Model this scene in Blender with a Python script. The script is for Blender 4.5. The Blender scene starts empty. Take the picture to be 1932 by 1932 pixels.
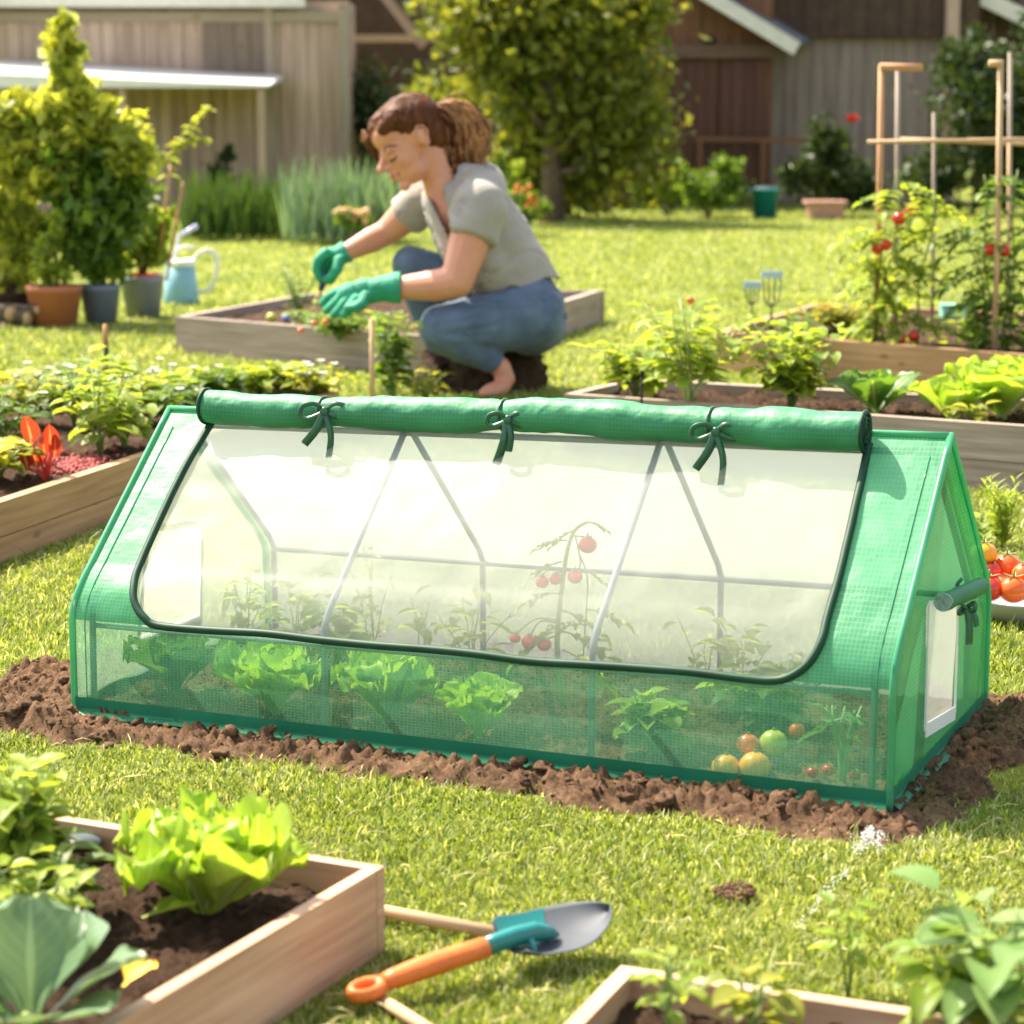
import bpy, bmesh, math, random
import numpy as np
from mathutils import Vector, Matrix, noise
R=math.radians; PI=math.pi
random.seed(7); rng=np.random.default_rng(7)
SC=bpy.context.scene; COL=SC.collection
# ------------------------------------------------------------ camera model
FPX=4400.0; CH=1.1; TH=math.atan((966-221)/FPX)
def ray(u,v):
    x=(u-966)/FPX; y=(966-v)/FPX
    return Vector((x, math.cos(TH)+y*math.sin(TH), -math.sin(TH)+y*math.cos(TH)))
def G(u,v,z=0.0):
    r=ray(u,v); t=(z-CH)/r.z; return Vector((r.x*t,r.y*t,z))
def P(u,v,Y):
    r=ray(u,v); t=Y/r.y; return Vector((0,0,CH))+r*t
def proj(p):
    d=p-Vector((0,0,CH)); f=d.y*math.cos(TH)-d.z*math.sin(TH); u=d.y*math.sin(TH)+d.z*math.cos(TH)
    return 966+FPX*d.x/f, 966-FPX*u/f
def ppm(Y): return FPX/(Y*1.0)
def rnd(a,b): return random.uniform(a,b)
# ------------------------------------------------------------ mesh builder
class MB:
    def __init__(s): s.v=[]; s.f=[]; s.m=[]; s.uv=[]
    def add(s,vs,fs,mi=0,uv=None):
        o=len(s.v); s.v+= [tuple(p) for p in vs]; s.f+=[tuple(i+o for i in f) for f in fs]; s.m+=[mi]*len(fs)
        s.uv+= uv if uv is not None else [(p[0],p[1]) for p in vs]
    def box(s,c,d,M=None,mi=0):
        # d = full sizes; uv long axis along u in metres
        hx,hy,hz=d[0]/2,d[1]/2,d[2]/2; M=M or Matrix.Identity(3); c=Vector(c)
        la=max(range(3),key=lambda i:d[i]); r0=rnd(0,50)
        for ax in range(3):
            for sg in (-1,1):
                a,b=[i for i in range(3) if i!=ax]
                if b==la: a,b=b,a
                q=[]
                for (p,r) in ((-1,-1),(1,-1),(1,1),(-1,1)):
                    w=[0,0,0]; w[ax]=sg*(hx,hy,hz)[ax]; w[a]=p*(hx,hy,hz)[a]; w[b]=r*(hx,hy,hz)[b]; q.append(w)
                vs=[c+M@Vector(w) for w in q]
                n=(vs[1]-vs[0]).cross(vs[2]-vs[0])
                uv=[(w[a]+r0,w[b]+r0+ax*.37) for w in q]
                f=(0,1,2,3) if n.dot(M@Vector([sg if i==ax else 0 for i in range(3)]))>0 else (3,2,1,0)
                s.add(vs,[f],mi,uv)
    def beam(s,a,b,w,h,mi=0,up=Vector((0,0,1)),ext=0):
        # box from a to b, width w (horizontal), height h (along up)
        a=Vector(a); b=Vector(b); x=(b-a); L=x.length; x.normalize(); y=up.cross(x).normalized(); z=x.cross(y)
        s.box((a+b)/2,(L+ext,w,h),Matrix((x,y,z)).transposed(),mi)
    def tube(s,pts,rad,n=8,mi=0,cap=True,sq=1.0,ref=None):
        pts=[Vector(p) for p in pts]; k=len(pts)
        if not hasattr(rad,'__len__'): rad=[rad]*k
        vs=[];uv=[];L=0
        t0=(pts[1]-pts[0]).normalized(); nrm=(Vector(ref) if ref else (Vector((0,0,1)) if abs(t0.z)<.9 else Vector((1,0,0))))
        for i,p in enumerate(pts):
            t=(pts[min(i+1,k-1)]-pts[max(i-1,0)]); t=t.normalized() if t.length>1e-9 else t0
            nrm=nrm-t*nrm.dot(t); nrm=nrm.normalized() if nrm.length>1e-6 else t.orthogonal().normalized()
            b=t.cross(nrm)
            if i: L+=(p-pts[i-1]).length
            for j in range(n):
                a=2*PI*j/n; vs.append(p+nrm*math.cos(a)*rad[i]+b*math.sin(a)*rad[i]*sq); uv.append((L,j/n*rad[i]*6))
        fs=[(i*n+j,i*n+(j+1)%n,(i+1)*n+(j+1)%n,(i+1)*n+j) for i in range(k-1) for j in range(n)]
        if cap: fs+=[tuple(range(n))[::-1],tuple(range((k-1)*n,k*n))]
        s.add(vs,fs,mi,uv)
    def ell(s,c,r,M=None,n=12,m=8,mi=0):
        if not hasattr(r,'__len__'): r=(r,r,r)
        c=Vector(c); M=M or Matrix.Identity(3); vs=[c+M@Vector((0,0,r[2]))]
        for i in range(1,m):
            a=PI*i/m
            for j in range(n):
                b=2*PI*j/n; vs.append(c+M@Vector((r[0]*math.sin(a)*math.cos(b),r[1]*math.sin(a)*math.sin(b),r[2]*math.cos(a))))
        vs.append(c+M@Vector((0,0,-r[2]))); e=len(vs)-1
        fs=[(0,1+j,1+(j+1)%n) for j in range(n)]
        fs+=[(1+i*n+j,1+(i+1)*n+j,1+(i+1)*n+(j+1)%n,1+i*n+(j+1)%n) for i in range(m-2) for j in range(n)]
        fs+=[(e,1+(m-2)*n+(j+1)%n,1+(m-2)*n+j) for j in range(n)]
        s.add(vs,fs,mi)
    def chain(s,pts,rad,n=14):
        for i in range(len(pts)):
            s.ell(pts[i],rad[i],n=n,m=10)
            if i: s.tube([pts[i-1],pts[i]],[rad[i-1],rad[i]],n)
    def lathe(s,prof,c=(0,0,0),n=28,mi=0,M=None):
        c=Vector(c); M=M or Matrix.Identity(3); k=len(prof); vs=[]; uv=[]
        for i,(r,z) in enumerate(prof):
            for j in range(n):
                a=2*PI*j/n; vs.append(c+M@Vector((r*math.cos(a),r*math.sin(a),z))); uv.append((j/n,z))
        fs=[(i*n+j,i*n+(j+1)%n,(i+1)*n+(j+1)%n,(i+1)*n+j) for i in range(k-1) for j in range(n)]
        s.add(vs,fs,mi,uv)
    def surf(s,fn,nu,nv,mi=0,closed=False):
        vs=[];uv=[]
        for i in range(nu+1):
            for j in range(nv+1):
                a,b=i/nu,j/nv; vs.append(fn(a,b)); uv.append((a,b))
        fs=[(i*(nv+1)+j,(i+1)*(nv+1)+j,(i+1)*(nv+1)+j+1,i*(nv+1)+j+1) for i in range(nu) for j in range(nv)]
        s.add(vs,fs,mi,uv)
    def leaf(s,base,d,L,W,up=Vector((0,0,1)),curl=.4,fold=.25,nl=5,mi=0,shape=.45,ruf=0,lob=0):
        base=Vector(base); d=Vector(d).normalized(); up=Vector(up); sd=d.cross(up)
        sd=sd.normalized() if sd.length>1e-4 else Vector((1,0,0)); nn=sd.cross(d).normalized()
        vs=[];uv=[];ph=rnd(0,6); p=base.copy(); ang=0
        nw=4 if ruf else 2
        for i in range(nl+1):
            t=i/nl
            w=W*.5*(math.sin(PI*min(1,t**(shape*1.6+.0001)*1.0))**.8 if t<1 else 0)+.0001
            if lob: w*=(1+lob*math.sin(t*18+ph))
            dd=d*math.cos(ang)-nn*math.sin(ang); nv=nn*math.cos(ang)+d*math.sin(ang)
            for j in range(nw+1):
                a=j/nw*2-1
                q=p+sd*a*w+nv*(abs(a)*w*fold*2)
                if ruf: q+=nv*ruf*W*abs(a)*math.sin(ph+t*11+(2 if a>0 else 0)) 
                vs.append(q); uv.append((j/nw,t))
            p=p+dd*(L/nl); ang+=curl/nl*(1.0+t)
        k=nw+1
        fs=[(i*k+j,i*k+j+1,(i+1)*k+j+1,(i+1)*k+j) for i in range(nl) for j in range(nw)]
        s.add(vs,fs,mi,uv)
    def build(s,name,mat,parent=None,world=False,loc=None,smooth=True):
        me=bpy.data.meshes.new(name)
        off=Vector((0,0,0))
        if loc is not None: off=Vector(loc) if world else off
        elif parent is not None and world: off=parent.location.copy() if parent.parent is None else parent.location+parent.parent.location
        v=np.array(s.v,dtype=np.float64).reshape(-1,3)-np.array(off)
        me.from_pydata(v.tolist(),[],s.f)
        mats=mat if isinstance(mat,(list,tuple)) else [mat]
        for m in mats: me.materials.append(m)
        if len(mats)>1: me.polygons.foreach_set('material_index',s.m)
        me.polygons.foreach_set('use_smooth',[smooth]*len(s.f))
        ul=me.uv_layers.new(name='UVMap'); li=np.empty(len(me.loops),dtype=np.int32); me.loops.foreach_get('vertex_index',li)
        ul.data.foreach_set('uv',np.array(s.uv,dtype=np.float32)[li].ravel())
        me.update()
        o=bpy.data.objects.new(name,me); COL.objects.link(o)
        if parent is not None: o.parent=parent
        if loc is not None: o.location=loc
        return o
def tag(o,label=None,cat=None,group=None,kind=None):
    if label: o['label']=label
    if cat: o['category']=cat
    if group: o['group']=group
    if kind: o['kind']=kind
    return o
def thing(name,label,cat,loc=(0,0,0),rz=0,group=None):
    o=bpy.data.objects.new(name,None); o.empty_display_size=.05; COL.objects.link(o); o.location=loc; o.rotation_euler=(0,0,rz)
    return tag(o,label,cat,group)
def dup(root,loc,rz=0,label=None,sc=1.0,group=None):
    r=root.copy(); COL.objects.link(r); r.location=loc; r.rotation_euler=(0,0,rz); r.scale=(sc,sc,sc)
    if label: r['label']=label
    if group: r['group']=group
    for ch in list(root.children):
        c=ch.copy(); COL.objects.link(c); c.parent=r
        for g in list(ch.children):
            d=g.copy(); COL.objects.link(d); d.parent=c
    return r
def remeshed(mb,name,mat,parent,vox,smooth_it=4,disp=None,world=True,loc=None,fac=.5):
    me=bpy.data.meshes.new('t'); me.from_pydata(mb.v,[],mb.f); o=bpy.data.objects.new('t',me); COL.objects.link(o)
    m=o.modifiers.new('r','REMESH'); m.mode='VOXEL'; m.voxel_size=vox; m.use_smooth_shade=True
    if smooth_it: k=o.modifiers.new('s','SMOOTH'); k.iterations=smooth_it; k.factor=fac
    bpy.context.view_layer.update(); dg=bpy.context.evaluated_depsgraph_get()
    nm=bpy.data.meshes.new_from_object(o.evaluated_get(dg)); bpy.data.objects.remove(o)
    off=parent.location if (parent and world) else (Vector(loc) if loc is not None else Vector((0,0,0)))
    for vv in nm.vertices:
        p=vv.co.copy()
        if disp: p=p+vv.normal*disp(p)
        vv.co=p-off
    nm.name=name; nm.materials.clear(); nm.materials.append(mat)
    nm.polygons.foreach_set('use_smooth',[True]*len(nm.polygons)); nm.update()
    r=bpy.data.objects.new(name,nm); COL.objects.link(r)
    if parent: r.parent=parent
    if loc is not None: r.location=loc
    return r
# ------------------------------------------------------------ materials
def newmat(name):
    m=bpy.data.materials.new(name); m.use_nodes=True; nt=m.node_tree; nt.nodes.clear()
    out=nt.nodes.new('ShaderNodeOutputMaterial'); return m,nt,out
def N(nt,t,**k):
    n=nt.nodes.new(t)
    for a,b in k.items():
        if a.startswith('i_'): n.inputs[a[2:].replace('_',' ')].default_value=b
        else: setattr(n,a,b)
    return n
def ramp(nt,fac,stops):
    r=nt.nodes.new('ShaderNodeValToRGB'); e=r.color_ramp.elements
    while len(e)<len(stops): e.new(.5)
    for i,(p,c) in enumerate(stops): e[i].position=p; e[i].color=(*c,1)
    nt.links.new(fac,r.inputs[0]); return r.outputs[0]
def mathn(nt,op,a,b=None,c=None):
    n=nt.nodes.new('ShaderNodeMath'); n.operation=op
    for i,x in enumerate((a,b,c)):
        if x is None: continue
        if isinstance(x,(int,float)): n.inputs[i].default_value=x
        else: nt.links.new(x,n.inputs[i])
    return n.outputs[0]
def noisen(nt,scale,detail=4,rough=.55,coord='Object',mapscale=None):
    tc=nt.nodes.new('ShaderNodeTexCoord'); src=tc.outputs[coord]
    if mapscale:
        mp=nt.nodes.new('ShaderNodeMapping'); mp.inputs['Scale'].default_value=mapscale; nt.links.new(src,mp.inputs[0]); src=mp.outputs[0]
    n=nt.nodes.new('ShaderNodeTexNoise'); n.inputs['Scale'].default_value=scale; n.inputs['Detail'].default_value=detail; n.inputs['Roughness'].default_value=rough
    nt.links.new(src,n.inputs['Vector']); return n.outputs['Fac'],src
def basic(name,c1,c2=None,rough=.6,scale=8,bump=0,bscale=30,spec=.5,metal=0,coat=0,sss=0,mapscale=None,sheen=0):
    m,nt,out=newmat(name); b=N(nt,'ShaderNodeBsdfPrincipled'); b.inputs['Roughness'].default_value=rough
    b.inputs['Specular IOR Level'].default_value=spec; b.inputs['Metallic'].default_value=metal; b.inputs['Coat Weight'].default_value=coat
    if sheen: b.inputs['Sheen Weight'].default_value=sheen
    if sss: b.inputs['Subsurface Weight'].default_value=sss; b.inputs['Subsurface Radius'].default_value=(.02,.008,.004)
    c2=c2 or tuple(x*.75 for x in c1)
    f,_=noisen(nt,scale,mapscale=mapscale); nt.links.new(ramp(nt,f,[(.3,c2),(.7,c1)]),b.inputs['Base Color'])
    if bump:
        f2,_=noisen(nt,bscale,6,mapscale=mapscale); bn=N(nt,'ShaderNodeBump'); bn.inputs['Strength'].default_value=bump; bn.inputs['Distance'].default_value=.01
        nt.links.new(f2,bn.inputs['Height']); nt.links.new(bn.outputs[0],b.inputs['Normal'])
    nt.links.new(b.outputs[0],out.inputs[0]); return m
def woodm(name,c1,c2,rough=.65,knot=(.12,.07,.04),sc=1.0):
    m,nt,out=newmat(name); b=N(nt,'ShaderNodeBsdfPrincipled'); b.inputs['Roughness'].default_value=rough; b.inputs['Specular IOR Level'].default_value=.3
    f,_=noisen(nt,1.0,6,.6,'UV',(3*sc,60*sc,1)); g,_=noisen(nt,1.0,3,.5,'UV',(1.5*sc,6*sc,1))
    s=mathn(nt,'ADD',mathn(nt,'MULTIPLY',f,.6),mathn(nt,'MULTIPLY',g,.4))
    col=ramp(nt,s,[(.37,c2),(.5,tuple((a+d)/2 for a,d in zip(c1,c2))),(.61,c1)])
    tc=N(nt,'ShaderNodeTexCoord'); mp=N(nt,'ShaderNodeMapping'); mp.inputs['Scale'].default_value=(4*sc,9*sc,1); nt.links.new(tc.outputs['UV'],mp.inputs[0])
    vo=N(nt,'ShaderNodeTexVoronoi'); vo.inputs['Scale'].default_value=1; nt.links.new(mp.outputs[0],vo.inputs['Vector'])
    k=ramp(nt,vo.outputs['Distance'],[(.06,(1,1,1)),(.12,(0,0,0))])
    mx=N(nt,'ShaderNodeMix',data_type='RGBA'); nt.links.new(mathn(nt,'MULTIPLY',k,.6),mx.inputs[0]); nt.links.new(col,mx.inputs[6]); mx.inputs[7].default_value=(*knot,1)
    nt.links.new(mx.outputs[2],b.inputs['Base Color'])
    bn=N(nt,'ShaderNodeBump'); bn.inputs['Strength'].default_value=.35; bn.inputs['Distance'].default_value=.004; nt.links.new(s,bn.inputs['Height']); nt.links.new(bn.outputs[0],b.inputs['Normal'])
    nt.links.new(b.outputs[0],out.inputs[0]); return m
def leafm(name,c1,c2,tr=None,tw=.45,rough=.45,rib=None,spec=.3):
    m,nt,out=newmat(name); b=N(nt,'ShaderNodeBsdfPrincipled'); b.inputs['Roughness'].default_value=rough; b.inputs['Specular IOR Level'].default_value=spec
    ge=N(nt,'ShaderNodeNewGeometry'); f,_=noisen(nt,9,3)
    s=mathn(nt,'ADD',mathn(nt,'MULTIPLY',ge.outputs['Random Per Island'],.7),mathn(nt,'MULTIPLY',f,.45))
    col=ramp(nt,s,[(.15,c2),(.85,c1)])
    if rib:
        tc=N(nt,'ShaderNodeTexCoord'); sx=N(nt,'ShaderNodeSeparateXYZ'); nt.links.new(tc.outputs['UV'],sx.inputs[0])
        dd=mathn(nt,'ABSOLUTE',mathn(nt,'SUBTRACT',sx.outputs[0],.5))
        w=mathn(nt,'MULTIPLY',mathn(nt,'SUBTRACT',1.0,sx.outputs[1]),.11)
        r=mathn(nt,'LESS_THAN',dd,mathn(nt,'MAXIMUM',w,.02))
        vein=mathn(nt,'GREATER_THAN',mathn(nt,'SINE',mathn(nt,'MULTIPLY',mathn(nt,'SUBTRACT',sx.outputs[1],mathn(nt,'MULTIPLY',dd,.8)),48)),.93)
        fr=mathn(nt,'MAXIMUM',r,mathn(nt,'MULTIPLY',vein,.45))
        mx=N(nt,'ShaderNodeMix',data_type='RGBA'); nt.links.new(fr,mx.inputs[0]); nt.links.new(col,mx.inputs[6]); mx.inputs[7].default_value=(*rib,1); col=mx.outputs[2]
    nt.links.new(col,b.inputs['Base Color'])
    t=N(nt,'ShaderNodeBsdfTranslucent'); tr=tr or (1.5,1.35,.7)
    mu=N(nt,'ShaderNodeMix',data_type='RGBA',blend_type='MULTIPLY'); mu.inputs[0].default_value=1; nt.links.new(col,mu.inputs[6]); mu.inputs[7].default_value=(*tr,1)
    nt.links.new(mu.outputs[2],t.inputs[0])
    ms=N(nt,'ShaderNodeMixShader'); ms.inputs[0].default_value=tw; nt.links.new(b.outputs[0],ms.inputs[1]); nt.links.new(t.outputs[0],ms.inputs[2])
    nt.links.new(ms.outputs[0],out.inputs[0]); return m
def filmm(name,c1,c2,alpha,tint=(1,1,1),rough=.35,grid=0.0,gcol=(1,1,1),trw=.5,bump=.3,spec=.5,pitch=.009):
    m,nt,out=newmat(name); b=N(nt,'ShaderNodeBsdfPrincipled'); b.inputs['Roughness'].default_value=rough; b.inputs['Specular IOR Level'].default_value=spec
    f,_=noisen(nt,6,3); col=ramp(nt,f,[(.3,c2),(.7,c1)]); al=None
    if grid:
        tc=N(nt,'ShaderNodeTexCoord'); sx=N(nt,'ShaderNodeSeparateXYZ'); nt.links.new(tc.outputs['UV'],sx.inputs[0])
        a=mathn(nt,'ABSOLUTE',mathn(nt,'SINE',mathn(nt,'MULTIPLY',sx.outputs[0],PI/pitch))); d=mathn(nt,'ABSOLUTE',mathn(nt,'SINE',mathn(nt,'MULTIPLY',sx.outputs[1],PI/pitch)))
        g=mathn(nt,'MULTIPLY',mathn(nt,'GREATER_THAN',mathn(nt,'MAXIMUM',a,d),.93),grid)
        mx=N(nt,'ShaderNodeMix',data_type='RGBA'); nt.links.new(g,mx.inputs[0]); nt.links.new(col,mx.inputs[6]); mx.inputs[7].default_value=(*gcol,1); col=mx.outputs[2]
        al=mathn(nt,'MINIMUM',mathn(nt,'ADD',mathn(nt,'MULTIPLY',g,.3),alpha),1.0)
    nt.links.new(col,b.inputs['Base Color'])
    if bump:
        f2,_=noisen(nt,14,3); bn=N(nt,'ShaderNodeBump'); bn.inputs['Strength'].default_value=bump; bn.inputs['Distance'].default_value=.012; nt.links.new(f2,bn.inputs['Height']); nt.links.new(bn.outputs[0],b.inputs['Normal'])
    t=N(nt,'ShaderNodeBsdfTranslucent'); nt.links.new(col,t.inputs[0])
    ms=N(nt,'ShaderNodeMixShader'); ms.inputs[0].default_value=trw; nt.links.new(b.outputs[0],ms.inputs[1]); nt.links.new(t.outputs[0],ms.inputs[2])
    tp=N(nt,'ShaderNodeBsdfTransparent'); tp.inputs[0].default_value=(*tint,1)
    m2=N(nt,'ShaderNodeMixShader'); nt.links.new(tp.outputs[0],m2.inputs[1]); nt.links.new(ms.outputs[0],m2.inputs[2])
    if al is not None: nt.links.new(al,m2.inputs[0])
    else: m2.inputs[0].default_value=alpha
    nt.links.new(m2.outputs[0],out.inputs[0]); return m
def soilm(name,c1,c2,scale=90):
    m,nt,out=newmat(name); b=N(nt,'ShaderNodeBsdfPrincipled'); b.inputs['Roughness'].default_value=.95; b.inputs['Specular IOR Level'].default_value=.15
    f,_=noisen(nt,scale,8,.7); h,_=noisen(nt,scale*.15,3,.6)
    s=mathn(nt,'ADD',mathn(nt,'MULTIPLY',f,.6),mathn(nt,'MULTIPLY',h,.4)); nt.links.new(ramp(nt,s,[(.35,c2),(.65,c1)]),b.inputs['Base Color'])
    f2,_=noisen(nt,scale*3,8,.8); bn=N(nt,'ShaderNodeBump'); bn.inputs['Strength'].default_value=1; bn.inputs['Distance'].default_value=.009; nt.links.new(f2,bn.inputs['Height']); nt.links.new(bn.outputs[0],b.inputs['Normal'])
    nt.links.new(b.outputs[0],out.inputs[0]); return m
M={}
M['leaf']=leafm('mid_leaf',(.17,.27,.035),(.07,.14,.02))
M['leaf_bright']=leafm('bright_leaf',(.36,.44,.06),(.17,.28,.035),tw=.5)
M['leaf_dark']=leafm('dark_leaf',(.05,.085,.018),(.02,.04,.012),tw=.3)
M['leaf_yellow']=leafm('yellow_leaf',(.42,.42,.06),(.13,.2,.03),tw=.5)
M['leaf_tree']=leafm('tree_leaf',(.27,.29,.045),(.08,.12,.02),tw=.5)
M['leaf_iris']=leafm('iris_leaf',(.22,.33,.2),(.09,.17,.09),tw=.3)
M['leaf_blue']=leafm('cabbage_leaf',(.17,.27,.15),(.09,.17,.07),rib=(.24,.36,.2),tw=.3,rough=.32)
M['leaf_glow']=leafm('thin_leaf',(.45,.55,.13),(.3,.42,.09),tr=(1.3,1.25,.8),tw=.72,spec=.15)
M['leaf_white']=basic('petal_white',(.8,.8,.76),(.7,.7,.64),.6)
M['lettuce']=leafm('lettuce_leaf',(.42,.56,.07),(.28,.44,.04),tr=(1.25,1.25,.6),rib=(.55,.62,.28),tw=.45,rough=.4)
M['chard']=leafm('chard_leaf',(.13,.28,.035),(.07,.17,.025),rib=(.35,.42,.15),tw=.4,rough=.35)
M['redleaf']=leafm('red_leaf',(.5,.05,.03),(.3,.03,.02),rib=(.6,.25,.12),tw=.4)
M['stem']=basic('green_stem',(.2,.28,.07),(.12,.2,.04),.5)
M['stem_pale']=basic('pale_stem',(.4,.45,.18),(.3,.36,.12),.5)
M['bark']=basic('bark',(.16,.11,.07),(.07,.05,.035),.9,20,.8,40)
M['tomato']=basic('tomato_skin',(.75,.05,.02),(.62,.03,.015),.18,3,spec=.6)
M['tomato_orange']=basic('orange_tomato_skin',(.85,.17,.02),(.78,.1,.015),.2,3,spec=.6)
M['gourd']=basic('yellow_gourd_skin',(.95,.42,.02),(.85,.3,.015),.35,4)
M['gourd_green']=basic('green_gourd_skin',(.55,.52,.07),(.42,.45,.05),.35,4)
M['flower_yellow']=basic('petal_yellow',(.85,.6,.05),(.8,.45,.03),.6)
M['flower_red']=basic('petal_red',(.7,.06,.03),(.5,.04,.03),.6)
M['flower_pink']=basic('petal_pink',(.8,.35,.5),(.7,.25,.4),.6)
M['flower_orange']=basic('petal_orange',(.85,.25,.03),(.7,.18,.03),.6)
M['wood_grey']=woodm('weathered_board',(.42,.34,.28),(.24,.18,.14))
M['wood_warm']=woodm('warm_board',(.5,.31,.16),(.33,.18,.085))
M['wood_pale']=woodm('pale_pine_board',(.62,.42,.28),(.4,.24,.145))
M['wood_stick']=woodm('turned_stick',(.62,.43,.26),(.48,.3,.16),sc=2)
M['wood_orange']=woodm('orange_stake',(.6,.33,.17),(.45,.22,.1),sc=2)
M['soil']=soilm('bed_soil',(.13,.075,.045),(.035,.02,.013))
M['soil_red']=soilm('dug_soil',(.36,.215,.125),(.055,.03,.018))
# ------------------------------------------------------------ camera, light
cam=bpy.data.cameras.new('Camera'); co=bpy.data.objects.new('Camera',cam); COL.objects.link(co); SC.camera=co
co.location=(0,0,CH); co.rotation_euler=(PI/2-TH,0,0); cam.lens=36*FPX/1932; cam.sensor_width=36; cam.clip_end=500; cam.clip_start=.05
cam.dof.use_dof=True; cam.dof.focus_distance=4.5; cam.dof.aperture_fstop=5.2; cam.dof.aperture_blades=0
SUN=Vector((-.66,.62,1.22)).normalized()
sl=bpy.data.lights.new('Sun','SUN'); so=bpy.data.objects.new('Sun',sl); COL.objects.link(so); sl.energy=5; sl.angle=R(.6); sl.color=(1,.88,.7)
so.rotation_euler=SUN.to_track_quat('Z','Y').to_euler(); so.location=(-4,4,8)
W=bpy.data.worlds.new('World'); SC.world=W; W.use_nodes=True; nt=W.node_tree; nt.nodes.clear()
sky=nt.nodes.new('ShaderNodeTexSky'); sky.sky_type='NISHITA'; sky.sun_disc=False; sky.sun_elevation=math.asin(SUN.z); sky.sun_rotation=math.atan2(SUN.x,SUN.y); sky.air_density=1.0; sky.dust_density=3.0; sky.ozone_density=.4; sky.air_density=.8
bg=nt.nodes.new('ShaderNodeBackground'); bg.inputs[1].default_value=.15; wo=nt.nodes.new('ShaderNodeOutputWorld'); hz_=nt.nodes.new('ShaderNodeHueSaturation'); hz_.inputs['Saturation'].default_value=.45; nt.links.new(sky.outputs[0],hz_.inputs['Color']); nt.links.new(hz_.outputs[0],bg.inputs[0]); nt.links.new(bg.outputs[0],wo.inputs[0])
SC.view_settings.view_transform='Standard'; SC.view_settings.look='None'; SC.view_settings.exposure=1.4; SC.view_settings.gamma=1
SC.render.engine='CYCLES'; SC.cycles.use_denoising=True; SC.cycles.transparent_max_bounces=24; SC.cycles.max_bounces=8; SC.cycles.transmission_bounces=8
SC.cycles.sample_clamp_indirect=6; SC.cycles.caustics_reflective=False; SC.cycles.caustics_refractive=False
# ------------------------------------------------------------ greenhouse footprint
GA=G(145,1352); GB=G(1675,1537); GC=G(1855,1342); GD=GA+GC-GB; GE=GB-GA; GF=GC-GB
eu=GE.normalized(); fu=GF.normalized()
def ghst(x,y):
    d=Vector((x,y,0))-GA; return d.dot(eu)/GE.length, d.dot(fu)/GF.length
# ------------------------------------------------------------ beds (corner pixels on the board tops)
BED={
 'fgl':dict(z=.114), 'fgr':dict(z=.1), 'rf':dict(z=.197,px=[(1065,742),(1190,713),None,(1932,803)]),
}
def quad(c,a,b,e,z): return [c,c+a,c+a+b if e is None else e,c+b]
c0=G(725,1634,.114); a0=(G(125,1540,.114)-c0).normalized(); b0=Vector((a0.y,-a0.x,0)); b0=b0 if b0.y<0 else -b0
q_fgl=[c0,c0+a0*1.1,c0+a0*1.1+b0*1.0,c0+b0*1.0]
c1=G(1172,1822,.1); a1=(G(1740,1905,.1)-c1).normalized(); b1=(G(1065,1932,.1)-c1).normalized()
q_fgr=[c1,c1+a1*1.0,c1+a1*1.0+b1*.8,c1+b1*.8]
H2=.197; c2=G(1065,742,H2); d2=G(1932,803,H2); e2=G(1190,713,H2); f2=G(1932,752,H2)
q_rf=[c2,c2+(d2-c2)*1.35,e2+(f2-e2)*1.35,e2]
H3=.17; q_rr=[G(1352,625,H3),G(2150,686,H3),G(2120,600,H3),G(1540,571,H3)]
H4=.17; q_w=[G(330,597,H4),G(838,637,H4),G(1138,547,H4),G(590,552,H4)]
H5=.15; t5=G(640,738,H5); l5=G(35,697,H5); n5=G(0,947,H5); dr=(n5-t5).normalized()
q_l=[t5,t5+dr*3.3,l5+dr*3.6,l5]
BEDQ=[q_fgl,q_fgr,q_rf,q_rr,q_w,q_l]
def inq(x,y,q,mrg=0.0):
    # arrays ok; convex quad
    c=sum((Vector(p) for p in q),Vector((0,0,0)))/len(q); r=np.ones(np.shape(x),bool)
    for i in range(len(q)):
        a=q[i]; b=q[(i+1)%len(q)]; e=(b-a); n=Vector((e.y,-e.x,0)).normalized()
        if n.dot(c-a)<0: n=-n
        r&=((x-a.x)*n.x+(y-a.y)*n.y)>-mrg
    return r
# ------------------------------------------------------------ lawn
def hn(x,y,s,o=0): return noise.noise(Vector((x*s+o,y*s-o,o*1.7)))
def soil_edge(x,y):
    # >0 inside the dug soil round the greenhouse
    s,t=ghst(x,y); L=GE.length; Wd=GF.length
    dx=max(-s*L-.36+.16*t, (s-1)*L-.10-.10*t); dy=max(-t*Wd-.15-.0*s,(t-1)*Wd-.12)
    return -max(dx,dy)+.05*hn(x,y,7,3)+.03*hn(x,y,19,8)
def gmat():
    m,nt,out=newmat('lawn_ground'); b=N(nt,'ShaderNodeBsdfPrincipled'); b.inputs['Roughness'].default_value=.9; b.inputs['Specular IOR Level'].default_value=.2
    f,_=noisen(nt,.9,5,.6); g,_=noisen(nt,45,5,.7); s=mathn(nt,'ADD',mathn(nt,'MULTIPLY',f,.6),mathn(nt,'MULTIPLY',g,.4))
    nt.links.new(ramp(nt,s,[(.36,(.10,.14,.018)),(.5,(.17,.21,.027)),(.64,(.25,.26,.045))]),b.inputs['Base Color'])
    f2,_=noisen(nt,60,6,.8); bn=N(nt,'ShaderNodeBump'); bn.inputs['Strength'].default_value=.8; bn.inputs['Distance'].default_value=.02; nt.links.new(f2,bn.inputs['Height']); nt.links.new(bn.outputs[0],b.inputs['Normal'])
    nt.links.new(b.outputs[0],out.inputs[0]); return m
mb=MB()
def lawnz(x,y): return .012*hn(x,y,.9,2)+.004*hn(x,y,4,5)-.006
NX,NY=70,150
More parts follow.
